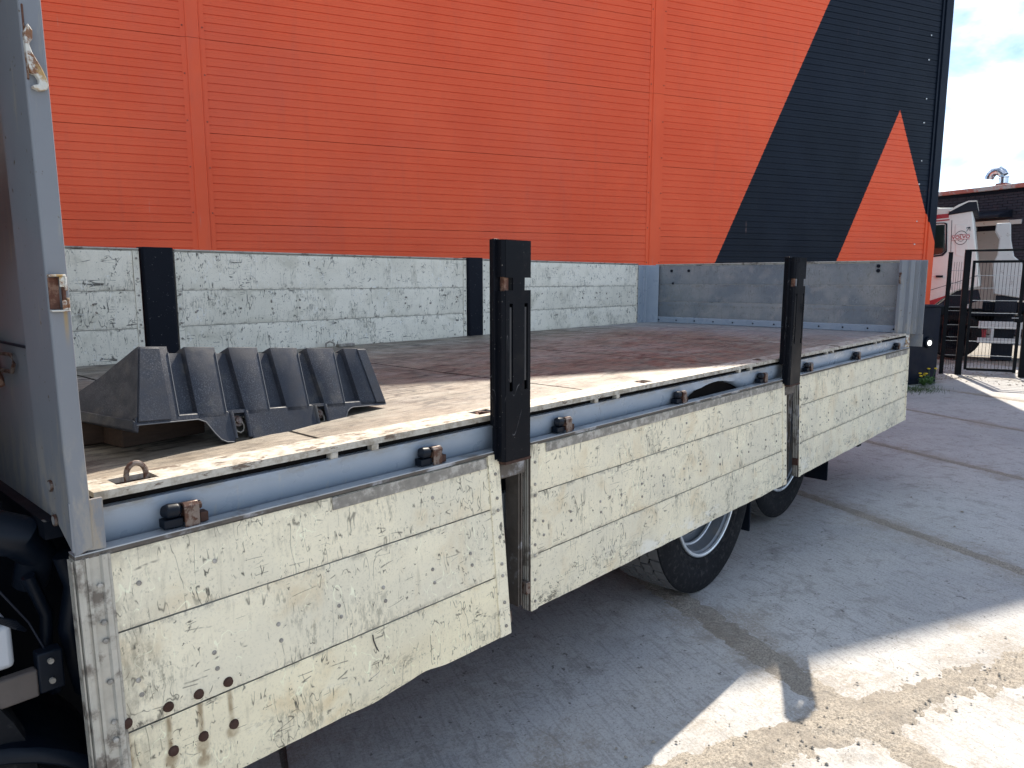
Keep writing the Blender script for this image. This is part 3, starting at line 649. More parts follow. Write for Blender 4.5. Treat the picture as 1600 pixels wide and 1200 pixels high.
def wires(a0, a1, z0, z1, par, hz, n):
    m = MB()
    for i in range(1, n):
        a = a0+(a1-a0)*i/n
        m.add(*wirebox(a-.0025, a+.0025, -.0025, .0025, z0, z1))
    m.build('wire_panel', MAT['fence'], par, kind='stuff')
    h = MB()
    for z in hz:
        for d in (-.009, .009): h.add(*wirebox(a0, a1, d-.004, d+.004, z-.004, z+.004))
    h.build('cross_wire', MAT['wire'], par, kind='stuff')
def wirebox(x0, x1, y0, y1, z0, z1):
    b = MB().box(x0, x1, y0, y1, z0, z1, ftf); return b.v, b.f
wires(.355, .985, .12, 1.82, lf, (.33, .56, .79, 1.02, 1.22, 1.42, 1.62), 13)
fp = thing('wire_fence', 'narrow black wire mesh strip between the slim post and the gate frame', 'fence', F(.11, 0, 0))
mf = MB()
for i in range(1, 5):
    a = .03+.165*i/5; mf.tube([F(a, 0, .08), F(a, 0, 1.68), F(a, .03, 1.72), F(a, 0, 1.78), F(a, 0, 1.84)], .0028, 5)
mf.build('wire', MAT['fence'], fp, kind='stuff')
hw = MB()
for z in (.32, .56, .62, .82, 1.05, 1.11, 1.3, 1.5, 1.7): hw.tube([F(.03, 0, z), F(.195, 0, z)], .004, 5)
hw.build('cross_wire', MAT['wire'], fp, kind='stuff')
pf = thing('wire_fence', 'black wire mesh fence running on beyond the right gate post', 'fence', F(2.4, 0, 0))
mf = MB()
for i in range(48): mf.add(*wirebox(1.20+i*.05, 1.205+i*.05, -.0025, .0025, .08, 1.84))
mf.build('wire', MAT['fence'], pf, kind='stuff')
hw = MB()
for z in (.32, .56, .82, 1.05, 1.3, 1.5, 1.7): hw.add(*wirebox(1.17, 3.6, -.004, .004, z-.004, z+.004))
hw.build('cross_wire', MAT['wire'], pf, kind='stuff')
post(3.63, .06, 1.99, 'slim black fence post at the right end of the mesh, outside the frame')
# bracket between pier and post
MB().box(-.18, -.03, -.03, .03, .98, 1.14, ftf).build('latch_arm', MAT['fence'], pr)
# plants
def dandelion(c, label, n=26, fl=4):
    t_ = thing('dandelion', label, 'plant', c); m = MB(); y_ = MB(); s_ = MB()
    for i in range(n):
        a = random.random()*6.28; L_ = random.uniform(.06, .17); h = random.uniform(.02, .14)
        d = Vector((math.cos(a), math.sin(a), 0)); q = Vector((-d.y, d.x, 0)); wv = random.uniform(.008, .018)
        p0 = c; p1 = c+d*L_*.55+Vector((0, 0, h)); p2 = c+d*L_+Vector((0, 0, h*.7))
        m.add([p0-q*.003, p0+q*.003, p1+q*wv, p1-q*wv, p2], [(0, 1, 2, 3), (3, 2, 4)])
    for i in range(fl):
        p = c+Vector((random.uniform(-.1, .1), random.uniform(-.1, .1), random.uniform(.14, .26)))
        s_.tube([c, p], .003, 5)
        vs = [p+Vector((0, 0, .012))]; k = 12
        for j in range(k): vs.append(p+Vector((.026*math.cos(j*6.283/k), .026*math.sin(j*6.283/k), .004*(j % 2))))
        for j in range(k): vs.append(p+Vector((.012*math.cos(j*6.283/k), .012*math.sin(j*6.283/k), -.012)))
        y_.add(vs, [(0, 1+j, 1+(j+1) % k) for j in range(k)]+[(1+j, 1+k+j, 1+k+(j+1) % k, 1+(j+1) % k) for j in range(k)])
    m.build('leaf', MAT['leaf'], t_, kind='stuff'); s_.build('stem', MAT['leaf'], t_); y_.build('flower', MAT['yellow'], t_)
dandelion(W(9.96, 5.60, 0), 'dandelion with yellow heads at the foot of the dark pier, nearest the truck', 34, 4)
dandelion(W(10.15, 5.63, 0), 'smaller yellow dandelion under the round pier lamp', 24, 3)
gm = MB()
for i in range(900):
    c = W(random.gauss(9.42, .22), random.gauss(5.35, .14)); a = random.random()*6.28; h = random.uniform(.02, .07)
    d = Vector((math.cos(a), math.sin(a), 0)); gm.add([c-d*.003, c+d*.003, c+Vector((random.uniform(-.03, .03), random.uniform(-.03, .03), h))], [(0, 1, 2)])
tag(gm.build('grass', MAT['grass'], kind='stuff'), 'short green grass at the edge of the concrete before the dark pier', 'grass')

# ------------------------------------------------------------------ the flatbed truck
TK = thing('flatbed_truck', 'flatbed lorry body with scuffed cream drop sides hanging open and black stakes', 'truck', (3.1, 1.27, 0))
DX = 6.31; DWI = 2.55
deck = MB().box(-.02, DX, .03, DWI+.02, 1.03, 1.086).build('deck', MAT['dark'], TK)
joints = [.0, .62, 1.87, 3.115, 4.545, 5.70, DX]
for a, b in zip(joints[:-1], joints[1:]):
    for (y0, y1) in ((.115, DWI-.01),):
        m = MB(); nx, ny = 10, 24; vs = []; 
        for i in range(nx+1):
            for j in range(ny+1):
                x_ = a+.007+(b-a-.014)*i/nx; y_ = y0+(y1-y0)*j/ny
                e = (i in (0, nx))*.003
                vs.append((x_, y_, 1.098-e+.0022*fbm(x_*1.7, y_*1.7, 5)))
        fs = [(i*(ny+1)+j, (i+1)*(ny+1)+j, (i+1)*(ny+1)+j+1, i*(ny+1)+j+1) for i in range(nx) for j in range(ny)]
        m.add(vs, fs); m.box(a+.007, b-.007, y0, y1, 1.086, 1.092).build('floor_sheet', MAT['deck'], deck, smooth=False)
for a in joints[1:-1]: MB().box(a-.0065, a+.0065, .115, DWI-.01, 1.0862, 1.0945).build('joint_gap', MAT['black_hole'], deck)
# edge strip with lashing pockets
pock = [.095, 1.215, 2.22, 3.42, 4.62, 5.75]
xs = [-.005]
ed = MB(); cur = -.005
for p in pock:
    ed.box(cur, p-.045, .0, .113, 1.088, 1.1); ed.box(p-.045, p+.045, .0, .030, 1.088, 1.1); ed.box(p-.045, p+.045, .088, .113, 1.088, 1.1); cur = p+.045
ed.box(cur, DX, .0, .113, 1.088, 1.1)
er = ed.build('edge_strip', MAT['deck_edge'], TK)
for p in pock: MB().box(p-.05, p+.05, .025, .095, 1.055, 1.0865).build('pocket', MAT['rust_dark'], er)
def ring(px_, py_, up, mat, par, zc=1.096, r=.022, name='lashing_ring'):
    pts = []
    for k in range(13):
        a = R(-15+210*k/12); pts.append((px_ + r*math.cos(a), py_ + up[1]*(.022+r*math.sin(a)), zc - .012 + up[0]*(.022 + r*1.25*math.sin(a))))
    MB().tube([(px_+r*1.0, py_, zc-.03)]+pts+[(px_-r*1.0, py_, zc-.03)], .0062, 8).build(name, mat, par, smooth=True)
ring(.098, .045, (1., .1), MAT['clip'], TK, 1.100, .021)
for p in pock[1:]:
    MB().tube([(p-.03, .05, 1.09), (p-.012, .078, 1.093), (p+.012, .078, 1.093), (p+.03, .05, 1.09)], .006, 8).build('lashing_ring', MAT['rust'], TK, smooth=True)
# side rail: rope slot, tabs, face with wheel arch cut
MB().box(-.005, DX, .0, .004, 1.0815, 1.0885).build('edge_lip', MAT['deck_edge'], TK)
MB().box(-.005, DX, .022, .03, 1.03, 1.0885).build('slot_back', MAT['black_hole'], TK)
tabs = [.585, .721, 1.789, 1.94, 3.059, 3.198, 4.351, 4.459, 5.4, 5.52]
for x_ in tabs: MB().box(x_-.012, x_+.012, -.001, .021, 1.0645, 1.0812).build('slot_tab', MAT['deck_edge'], TK, bevel=.0015)
AC, AR, AZ = 2.80, .74, 1.040-.74
arc = [(AC+AR*math.sin(R(a)), AZ+AR*math.cos(R(a))) for a in range(-34, 35, 3)]
poly = [(-.002, .87), (-.002, 1.064)] + [(DX, 1.064), (DX, .87)]
left = [(-.002, .87), (arc[0][0], .87)]
lower = [(-.002, .87)]; pl = MB()
# rail built as strips over the arch
def railz(x_):
    d = abs(x_-AC)
    return max(.87, AZ+math.sqrt(AR*AR-d*d)) if d < AR*.55 else .87
N = 150; vs = []; fs = []
for i in range(N+1):
    x_ = -.002+(DX+.002)*i/N; zl = railz(x_); wv = .0015*fbm(x_*2, 0, 3)
    for (yy, zz) in ((.0+wv, 1.064), (.0005+wv, 1.056), (.001+wv, max(zl+.006, 1.028)), (.016, max(zl+.004, .985)), (.030, zl), (.034, 1.064)):
        vs.append((x_, yy, zz))
for i in range(N):
    for j in range(6): fs.append((i*6+j, i*6+(j+1) % 6, (i+1)*6+(j+1) % 6, (i+1)*6+j))
fs += [(0, 1, 2, 3, 4, 5)[::-1], tuple(N*6+j for j in range(6))]
MB().add(vs, fs).build('side_rail', MAT['rail'], TK, smooth=True)
# hinge clips
def clip(x_, par=TK):
    rb = MB().tube([(x_-.050, -.010, 1.030), (x_-.042, -.019, 1.030), (x_-.022, -.020, 1.029), (x_-.014, -.018, 1.028)], [.012, .017, .016, .010], 12).box(x_-.055, x_-.012, -.03, .0, .992, 1.012)
    h = rb.build('hinge', MAT['hose'], par, bevel=.002)
    MB().prism([(-.004, 1.040), (-.030, 1.045), (-.038, 1.036), (-.038, .985), (-.034, .985), (-.033, 1.031), (-.028, 1.037), (-.004, 1.034)], x_-.012, x_+.022, lambda p, q, c: Vector((c, p, q))).build('clip_plate', MAT['clip'], h, bevel=.0015)
    MB().box(x_-.008, x_+.018, -.031, -.003, .996, 1.028).build('clip_core', MAT['rust'], h, bevel=.002)
    MB().cyl((x_+.018, -.02, 1.030), (x_+.032, -.02, 1.030), .010, 8).box(x_+.026, x_+.045, -.03, -.004, .99, 1.013).build('pin', MAT['rust_dark'], h, bevel=.0015)
for x_ in (.176, .92, 1.565, 2.42, 3.31, 3.985, 4.9, 5.9): clip(x_)
# drop sides hanging down
FH = .615
def flap(x0, x1, la, lb, seed, capl, capr, strip, mat, matlow, dent=None):
    lean = lambda x_: la+(lb-la)*(x_-x0)/(x1-x0)
    def tf(x_, d, h): return Vector((x_, -.040 - d - lean(x_)*h/FH, .985 - h))
    ds = MB().box(x0+.004, x1-.004, -.03, -.012, .004, FH-.01, tf).build('drop_side', MAT['cap'], TK)
    hs = [(.012, .183), (.1865, .409), (.4125, FH)]
    for k, (h0, h1) in enumerate(hs):
        m = MB(); a, b = x0+capl, x1-capr; nx = max(30, int((b-a)/.018)); ny = 12; vs = []; fs = []
        for i in range(nx+1):
            for j in range(ny+1):
                x_ = a+(b-a)*i/nx; h = h0+(h1-h0)*j/ny; d = .0012*fbm(x_*3.1+seed, h*5, k)+.0006*fbm(x_*14, h*14, seed)
                if j in (0, ny): d -= .0016
                if k == 2 and dent:
                    e, hb = dent(x_, h); d += e
                    if j > 0: h -= hb*(j/ny)
                vs.append(tf(x_, d, h))
            if True: vs.append(tf(x_, -.012, h)); 
        s_ = ny+2
        for i in range(nx):
            for j in range(ny+1): fs.append((i*s_+j, (i+1)*s_+j, (i+1)*s_+j+1, i*s_+j+1))
        m.add(vs, fs).build('plank', matlow if k == 2 else mat, ds, smooth=True)
    # top rail and end profiles
    MB().box(x0, x1, -.034, .003, -.001, .0085, tf).build('top_edge', MAT['brown_edge'], ds, bevel=.001)
    MB().box(x0, x1, -.0345, .0038, -.004, -.0012, tf).build('top_lip', MAT['alu'], ds)
    def endcap(a, b, sgn):
        prof = [(a, -.036), (a, .004), (a+.006, .006), (a+.012, .006)] if sgn < 0 else [(a, -.02), (a, .004)]
        if sgn < 0 and b-a > .05: prof += [(a+.013, .002), (a+.017, .002), (a+.018, .007), (a+.024, .007), (a+.025, .002), (b-.022, .002), (b-.018, .008), (b-.008, .008), (b-.004, .003), (b, .002), (b, -.036)]
        else: prof += [(a+.014, .0055), (b-.004, .0055), (b, .003), (b, -.036)]
        vs = []; n = len(prof); K = 14
        for i in range(K+1):
            h = .006+(FH-.008)*i/K
            for (x_, d) in prof: vs.append(tf(x_, d+.0006*fbm(h*9, x_*9, seed), h))
        fs = [(i*n+j, i*n+(j+1) % n, (i+1)*n+(j+1) % n, (i+1)*n+j) for i in range(K) for j in range(n)]+[tuple(range(n))[::-1], tuple(K*n+j for j in range(n))]
        e_ = MB().add(vs, fs).build('end_profile', MAT['cap'] if sgn < 0 and b-a > .05 else MAT['board'], ds)
        if sgn < 0 and x0 > 1: MB().box(a-.0025, a-.0002, -.036, .0035, .004, FH-.003, tf).build('end_plate', MAT['brown_edge'], e_)
        for (d0) in (-.030, -.020, -.010):   # grooved outer end
            xx = a-.0055 if sgn < 0 else b
            MB().box(xx, xx+.003, d0, d0+.005, .01, FH-.004, tf).build('groove_rib', MAT['cap'], e_)
    endcap(x0, x0+capl, -1); endcap(x1-capr, x1, 1)
    for (sa, sb, sh) in strip: MB().box(sa, sb, .0005, .0042, .0125, sh, tf).build('hinge_strip', MAT['strip'], ds, bevel=.001)
    rv = MB()
    def riv(x_, h, r=.0055):
        vs = [tf(x_+r*math.cos(q*math.pi/4), .0028, h+r*math.sin(q*math.pi/4)) for q in range(8)]+[tf(x_, .0042, h)]
        vs += [tf(x_+r*math.cos(q*math.pi/4), -.002, h+r*math.sin(q*math.pi/4)) for q in range(8)]
        rv.add(vs, [(q, (q+1) % 8, 8) for q in range(8)]+[(9+q, 9+(q+1) % 8, (q+1) % 8, q) for q in range(8)])
    x_ = x0+capl+.03
    while x_ < x1-.06:
        riv(x_, .30+random.uniform(-.01, .01)); riv(x_+.004, .345+random.uniform(-.01, .01))
        if random.random() < .35: riv(x_+.02, .09)
        x_ += random.uniform(.13, .22)
    rv2 = rv.build('rivet', MAT['strip'], ds, kind='stuff')
    rv = MB()
    for h in (.07, .15, .19, .28, .37, .41, .50, .58):
        for xx in (x0+capl*.6 if capl > .05 else x0+capl*.5, x1-capr*.5):
            r = .0055; vs = [tf(xx+r*math.cos(q*math.pi/4), .009, h+r*math.sin(q*math.pi/4)) for q in range(8)]+[tf(xx, .0105, h)]+[tf(xx+r*math.cos(q*math.pi/4), .003, h+r*math.sin(q*math.pi/4)) for q in range(8)]
            rv.add(vs, [(q, (q+1) % 8, 8) for q in range(8)]+[(9+q, 9+(q+1) % 8, (q+1) % 8, q) for q in range(8)])
    rv.build('rivet', MAT['strip'], ds, kind='stuff')
    return ds, tf
def dent1(x_, h):
    u = (h-.41)/.205; e = 0
    c0 = .62+.25*(x_-.45)                                    # a crease running to the bottom edge
    e += .008*math.exp(-((u-(.62-.25*math.sin((x_-.5)*5)))/.22)**2)*math.exp(-((x_-.76)/.20)**2)
    e -= .009*math.exp(-((u-1.0)/.30)**2)*math.exp(-((x_-.80)/.10)**2)
    e += .007*math.exp(-((u-.85)/.18)**2)*math.exp(-((x_-.62)/.10)**2)
    e += .003*fbm(x_*9, u*2, 7)*u*math.exp(-((x_-.75)/.3)**2)
    hb = .007*math.exp(-((x_-.83)/.05)**2)+.002*fbm(x_*7, 3, 1)
    return e, hb
def dent3(x_, h):
    u = (h-.41)/.205; return .003*fbm(x_*6, u*2, 9)*u, .003*fbm(x_*6, 1, 2)
F1, tf1 = flap(-.062, 1.185, .030, .058, 1, .066, .052, [(.545, 1.125, .046)], MAT['board'], MAT['board_rust'], dent1)
F2, tf2 = flap(1.345, 3.578, .004, .034, 2, .040, .05, [(1.43, 3.52, .046)], MAT['board'], MAT['board'], dent3)
F3, tf3 = flap(3.775, 6.175, .028, .012, 3, .03, .03, [(5.52, 6.12, .046)], MAT['board'], MAT['board'], dent3)
bm_ = None
for (bx, bz) in ((.003, .598), (.090, .597), (.158, .597), (.228, .597), (.092, .491), (.160, .493), (.233, .489)):
    h = .985-bz
    if bm_ is None:
        m = MB(); r = .0125; vs = [tf1(bx+r*math.cos(q*math.pi/6), -.001, h+r*math.sin(q*math.pi/6)) for q in range(12)]+[tf1(bx+r*.8*math.cos(q*math.pi/6), .006, h+r*.8*math.sin(q*math.pi/6)) for q in range(12)]+[tf1(bx, .0085, h)]
        m.add(vs, [(q, (q+1) % 12, 12+(q+1) % 12, 12+q) for q in range(12)]+[(12+q, 12+(q+1) % 12, 24) for q in range(12)])
        bm_ = m.build('bolt', MAT['rust_dark'], F1, smooth=True, label='dark rusty bolt head'); b0 = (bx, h)
    else:
        c_ = bm_.copy(); COL.objects.link(c_); c_.location = bm_.location + (tf1(bx, 0, h)-tf1(b0[0], 0, b0[1]))
MB().tube([tf1(.640, .003, .423), tf1(.641, .004, .44), tf1(.648, .004, .462), tf1(.656, .003, .478)], .0018, 6).build('marker_stroke', MAT['ink'], F1)
# rusted foot bracket under the front end of the first flap
MB().box(-.058, .0, -.02, .012, FH-.05, FH+.02, tf1).build('foot_bracket', MAT['clip'], F1, bevel=.004)
# lock brackets on flap ends seen in the gaps
MB().box(1.322, 1.344, -.030, .004, .50, .545, tf2).build('latch_bracket', MAT['clip'], F2, bevel=.002)
MB().box(1.186, 1.20, -.030, -.005, .545, .585, tf1).build('latch_bracket', MAT['clip'], F1, bevel=.002)
MB().box(3.755, 3.774, -.030, .004, .50, .54, tf3).build('latch_bracket', MAT['rust_dark'], F3, bevel=.002)

# stakes on the near side
def stake(xa, xb, label, lean=0.):
    """front plate with notches and slots, side cheek, inner guide rail"""
    Z0, Z1 = .955, 1.668; y0 = -.078
    st = MB()
    xs = [xa, xa+.018, xa+.034, xb-.030, xb-.014, xb]; 
    zs = [Z0, 1.185, 1.225, 1.435, 1.468, 1.510, 1.550, Z1]
    nx = len(xs)-1; nz_ = len(zs)-1
    hole = {(0, 5), (1, 5), (nx-2, 5), (nx-1, 5), (1, 3), (1, 2), (3, 3), (3, 2), (1, 1), (3, 1)}
    th = .006
    V_ = {}
    def vid(i, j, k):
        key = (i, j, k)
        if key not in V_: V_[key] = len(st.v); st.v.append(Vector((xs[i], y0+k*th, zs[j])))
        return V_[key]
    def solid(i, j): return 0 <= i < nx and 0 <= j < nz_ and (i, j) not in hole
    for i in range(nx):
        for j in range(nz_):
            if not solid(i, j): continue
            st.f.append((vid(i, j, 0), vid(i+1, j, 0), vid(i+1, j+1, 0), vid(i, j+1, 0)))
            st.f.append((vid(i, j, 1), vid(i, j+1, 1), vid(i+1, j+1, 1), vid(i+1, j, 1)))
            if not solid(i-1, j): st.f.append((vid(i, j, 0), vid(i, j+1, 0), vid(i, j+1, 1), vid(i, j, 1)))
            if not solid(i+1, j): st.f.append((vid(i+1, j, 0), vid(i+1, j, 1), vid(i+1, j+1, 1), vid(i+1, j+1, 0)))
            if not solid(i, j-1): st.f.append((vid(i, j, 0), vid(i, j, 1), vid(i+1, j, 1), vid(i+1, j, 0)))
            if not solid(i, j+1): st.f.append((vid(i, j+1, 0), vid(i+1, j+1, 0), vid(i+1, j+1, 1), vid(i, j+1, 1)))
    o = st.build('stake', MAT['stake'], TK, label=label)
    vf = lambda p, q, c: Vector((p, q, c))
    # left cheek wraps round with a chamfer, set back from the notches
    for (z0, z1) in ((Z0, 1.508), (1.552, Z1)):
        MB().prism([(xa-.001, y0+.001), (xa-.010, y0+.010), (xa-.010, y0+.030), (xa-.004, y0+.030), (xa-.004, y0+.011), (xa+.001, y0+.0062)], z0, z1, vf).build('cheek', MAT['stake'], o)
        MB().prism([(xb+.0005, y0+.001), (xb+.006, y0+.008), (xb+.006, y0+.06), (xb+.001, y0+.06)], z0, z1, vf).build('cheek', MAT['stake'], o)
    MB().prism([(xa-.022, y0+.030), (xa-.022, y0+.040), (xa-.004, y0+.040), (xa-.004, y0+.068), (xb-.002, y0+.068), (xb-.002, y0+.062), (xa+.004, y0+.062), (xa+.004, y0+.030)], 1.068, Z1+.003, vf).build('guide_channel', MAT['stake'], o, bevel=.0015)
    MB().prism([(xa-.022, y0+.030), (xa-.022, y0+.040), (xa-.004, y0+.040), (xa+.004, y0+.030)], Z0+.005, 1.067, vf).build('guide_foot', MAT['stake'], o)
    MB().box(xa+.003, xa+.024, y0+.010, y0+.028, 1.505, 1.556).build('latch_tongue', MAT['rust'], o, bevel=.002)
    for (p, q) in ((xa+.017, xa+.0305), (xb-.031, xb-.0175)):
        MB().box(p, q, y0+.0035, y0+.0095, 1.215, 1.456).build('slot_liner', MAT['liner'], o)
    MB().box(xa-.003, xb+.002, y0-.0015, y0+.05, Z0-.010, Z0-.001).build('foot_plate', MAT['rust_dark'], o)
    # pocket frame below
    MB().box(xa+.0, xb+.004, y0+.025, y0+.055, Z0-.065, Z0-.013).build('foot_hook', MAT['brown_edge'], o, bevel=.006)
    return o
stake(1.183, 1.303, 'tall black stake nearest the camera, with notches and long slots')
stake(3.545, 3.690, 'black stake farther back along the near side')
for a in (3.605,):
    MB().prism([(a, .01), (a, -.02), (a+.006, -.02), (a+.006, .0), (a+.05, .0), (a+.055, -.03), (a+.065, -.03), (a+.07, .0), (a+.13, .0), (a+.13, -.02), (a+.136, -.02), (a+.136, .01)], .37, .885, lambda p, q, c: Vector((p, q, c))).build('stake_pocket', MAT['brown_edge'], TK)
MB().prism([(1.298, .03), (1.298, -.03), (1.303, -.03), (1.303, .0), (1.312, .0), (1.312, -.03), (1.318, -.03), (1.318, .03)], .40, .885, lambda p, q, c: Vector((p, q, c))).build('stake_pocket', MAT['brown_edge'], TK)
# far side boards and stakes
def farboard(x0, x1, seed):
    ds = MB().box(x0, x1, DWI+.004, DWI+.03, 1.09, 1.705).build('drop_side', MAT['cap'], TK)
    zs = [(1.094, 1.278), (1.2815, 1.483), (1.4865, 1.698)]
    e = .035
    for (z0, z1) in zs:
        m = MB(); nx = 40; ny = 10; vs = []
        a, b = x0+e, x1-e
        for i in range(nx+1):
            for j in range(ny+1):
                x_ = a+(b-a)*i/nx; u = j/ny; z = z0+(z1-z0)*u
                d = .003*fbm(x_*1.3+seed, z*4, 1)+.0012*fbm(x_*6, z*7, seed)+(0.0022 if j in (0, ny) else 0)
                if z1 > 1.6: d += .006*math.sin(u*math.pi*1.0)*(.4+.6*fbm(x_*.8, 2, seed+3))
                vs.append((x_, DWI-.004+d, z))
        m.add(vs, [(i*(ny+1)+j, i*(ny+1)+j+1, (i+1)*(ny+1)+j+1, (i+1)*(ny+1)+j) for i in range(nx) for j in range(ny)])
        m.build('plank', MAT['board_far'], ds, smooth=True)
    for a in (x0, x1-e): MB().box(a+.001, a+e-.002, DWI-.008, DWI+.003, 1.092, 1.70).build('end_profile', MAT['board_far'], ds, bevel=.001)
    MB().box(x0, x1, DWI-.006, DWI+.032, 1.7055, 1.715).build('top_edge', MAT['cap'], ds, bevel=.002)
    rv = MB(); x_ = x0+.12
    while x_ < x1-.05:
        for z in (1.37, 1.42):
            if random.random() < .65: rv.cyl((x_+random.uniform(-.02, .02), DWI-.008, z+random.uniform(-.015, .015)), (x_, DWI, z), .0055, 8)
        x_ += random.uniform(.15, .26)
    for xx in (x0+e/2, x1-e/2):
        for z in (1.14, 1.21, 1.30, 1.38, 1.46, 1.55, 1.66): rv.cyl((xx, DWI-.0115, z), (xx, DWI-.007, z), .006, 8)
    rv.build('rivet', MAT['strip'], ds, kind='stuff')
farboard(-.05, 1.075, 1); farboard(1.262, 3.545, 2); farboard(3.727, 6.055, 3)
for (a, b, lab) in ((1.082, 1.255, 'wide black stake of the far side, behind the plastic cover'), (3.552, 3.720, 'black stake in the middle of the far side')):
    so2 = MB().prism([(a, DWI-.012), (a+.01, DWI-.026), (b-.01, DWI-.026), (b, DWI-.012), (b, DWI+.05), (a, DWI+.05)], 1.085, 1.722, lambda p, q, c: Vector((p, q, c))).build('stake', MAT['stake_far'], TK, bevel=.003, label=lab)
MB().tube([(2.20, 2.50, 1.10), (2.20, 2.50, 1.125), (2.225, 2.49, 1.138), (2.25, 2.48, 1.125), (2.25, 2.48, 1.10)], .006, 8).build('lashing_ring', MAT['strip'], TK)
MB().box(2.27, 2.40, 2.455, 2.49, 1.099, 1.118).build('lashing_bracket', MAT['strip'], TK, bevel=.003)
# far corner post and tailgate
cp_ = MB().prism([(6.035, DWI-.03), (6.035, DWI-.014), (6.08, DWI-.014), (6.085, DWI+.01), (6.115, DWI+.01), (6.12, DWI-.02), (6.30, DWI-.02), (6.30, DWI-.10), (6.285, DWI-.115), (6.20, DWI-.06), (6.13, DWI-.06), (6.125, DWI-.03)], 1.085, 1.70, lambda p, q, c: Vector((p, q, c))).build('corner_post', MAT['rail'], TK, bevel=.003, label='blue grey corner post at the far rear corner')
tg = MB().box(DX+.008, DX+.04, .03, DWI-.06, 1.07, 1.70).build('tailgate', MAT['cap'], TK)
for (z0, z1) in ((1.16, 1.318), (1.3215, 1.498), (1.5015, 1.69)):
    m = MB(); nx, ny = 30, 8; vs = []
    for i in range(nx+1):
        for j in range(ny+1):
            y_ = .055+(DWI-.13)*i/nx; z = z0+(z1-z0)*j/ny
            vs.append((DX+.003-.002*fbm(y_*2, z*4, 6)+(.002 if j in (0, ny) else 0), y_, z))
    m.add(vs, [(i*(ny+1)+j, i*(ny+1)+j+1, (i+1)*(ny+1)+j+1, (i+1)*(ny+1)+j) for i in range(nx) for j in range(ny)]).build('plank', MAT['tail'], tg, smooth=True)
MB().prism([(DX+.0, 1.09), (DX-.012, 1.10), (DX-.012, 1.15), (DX+.002, 1.158), (DX+.01, 1.158), (DX+.01, 1.09)], .045, DWI-.07, lambda p, q, c: Vector((p, c, q))).build('bottom_rail', MAT['rail'], tg)
MB().box(DX-.006, DX+.044, .03, DWI-.06, 1.7005, 1.712).build('top_edge', MAT['cap'], tg, bevel=.002)
rv = MB()
for k in range(12): rv.cyl((DX-.016, .12+k*.21, 1.125), (DX-.010, .12+k*.21, 1.125), .008, 8)
for (yy, zz, r) in ((.28, 1.665, .016), (.28, 1.625, .016), (2.10, 1.64, .014), (2.30, 1.64, .014), (1.05, 1.60, .010), (1.05, 1.54, .010), (2.28, 1.51, .01)): rv.cyl((DX-.006, yy, zz), (DX+.004, yy, zz), r, 10)
rv.build('rivet', MAT['stake_far'], tg, kind='stuff')
# near rear corner post, C-shaped with flange
rp = MB().prism([(6.18, .085), (6.18, .060), (6.215, .030), (6.215, .0), (6.235, -.02), (6.26, -.02), (6.27, -.0), (6.29, -.0), (6.30, -.045), (6.345, -.045), (6.345, -.09), (6.36, -.09), (6.36, .05), (6.30, .085)], 1.09, 1.71, lambda p, q, c: Vector((p, q, c))).build('corner_post', MAT['post'], TK, bevel=.003, label='pale corner post at the near rear corner with a latch eye')
MB().prism([(6.215, -.0), (6.235, -.02), (6.26, -.02), (6.27, -.0)], .955, 1.089, lambda p, q, c: Vector((p, q, c))).build('post_foot', MAT['post_rust'], rp)
MB().box(6.345, 6.36, -.095, .03, .985, 1.089).build('flange', MAT['post'], rp)
MB().tube([(6.18, .065, 1.60), (6.165, .065, 1.60), (6.158, .065, 1.575), (6.158, .065, 1.545), (6.165, .065, 1.52), (6.18, .065, 1.52)], .009, 8).build('latch_eye', MAT['clip'], rp)
# front corner post (nearest the camera) and headboard
PX0, PX1, PY0, PY1 = -.067, -.029, -.05, .138
def postrow(z): k = (z-1.2)*-.009; return k
vs = []; 
fp_ = MB(); zz_ = [.87, 1.0, 1.2, 1.6, 2.0, 2.6, 3.0]; prof = [(PX0, PY1), (PX0, PY0+.004), (PX0+.004, PY0), (PX1-.003, PY0), (PX1, PY0+.003), (PX1, .02), (PX0+.02, .03), (PX0+.02, PY1)]
for i, z in enumerate(zz_):
    for (a, b) in prof:
        zc = z
        if i == 0: zc = .99-.10*max(0., min(1., (b-PY0)/(PY1-PY0)))*0 + (0.0 if b > .05 else -.0)
        if i == 0: zc = 1.0-.012*(1 if a <= PX0+.005 else 0) + .10*max(0, (b-PY0)/(PY1-PY0))
        if i == 1: zc = 1.115
        fp_.v.append(Vector((a+postrow(z), b, zc)))
n = len(prof)
for i in range(len(zz_)-1):
    for j in range(n): fp_.f.append((i*n+j, i*n+(j+1) % n, (i+1)*n+(j+1) % n, (i+1)*n+j))
fp_.f += [tuple(range(n))[::-1], tuple((len(zz_)-1)*n+j for j in range(n))]
hp = fp_.build('corner_post', MAT['post'], TK, bevel=.0025, label='tall grey corner post at the front, cut by the frame edge')
# short lower plate joining post to rail
MB().prism([(-.066, .998), (-.066, 1.10), (-.004, 1.10), (-.004, .992)], -.048, -.040, lambda p, q, c: Vector((p, c, q))).build('gusset', MAT['post'], TK)
MB().box(-.0705, -.0675, -.0525, -.046, 1.905, 2.035).build('rust_edge', MAT['rust'], hp, bevel=.001)
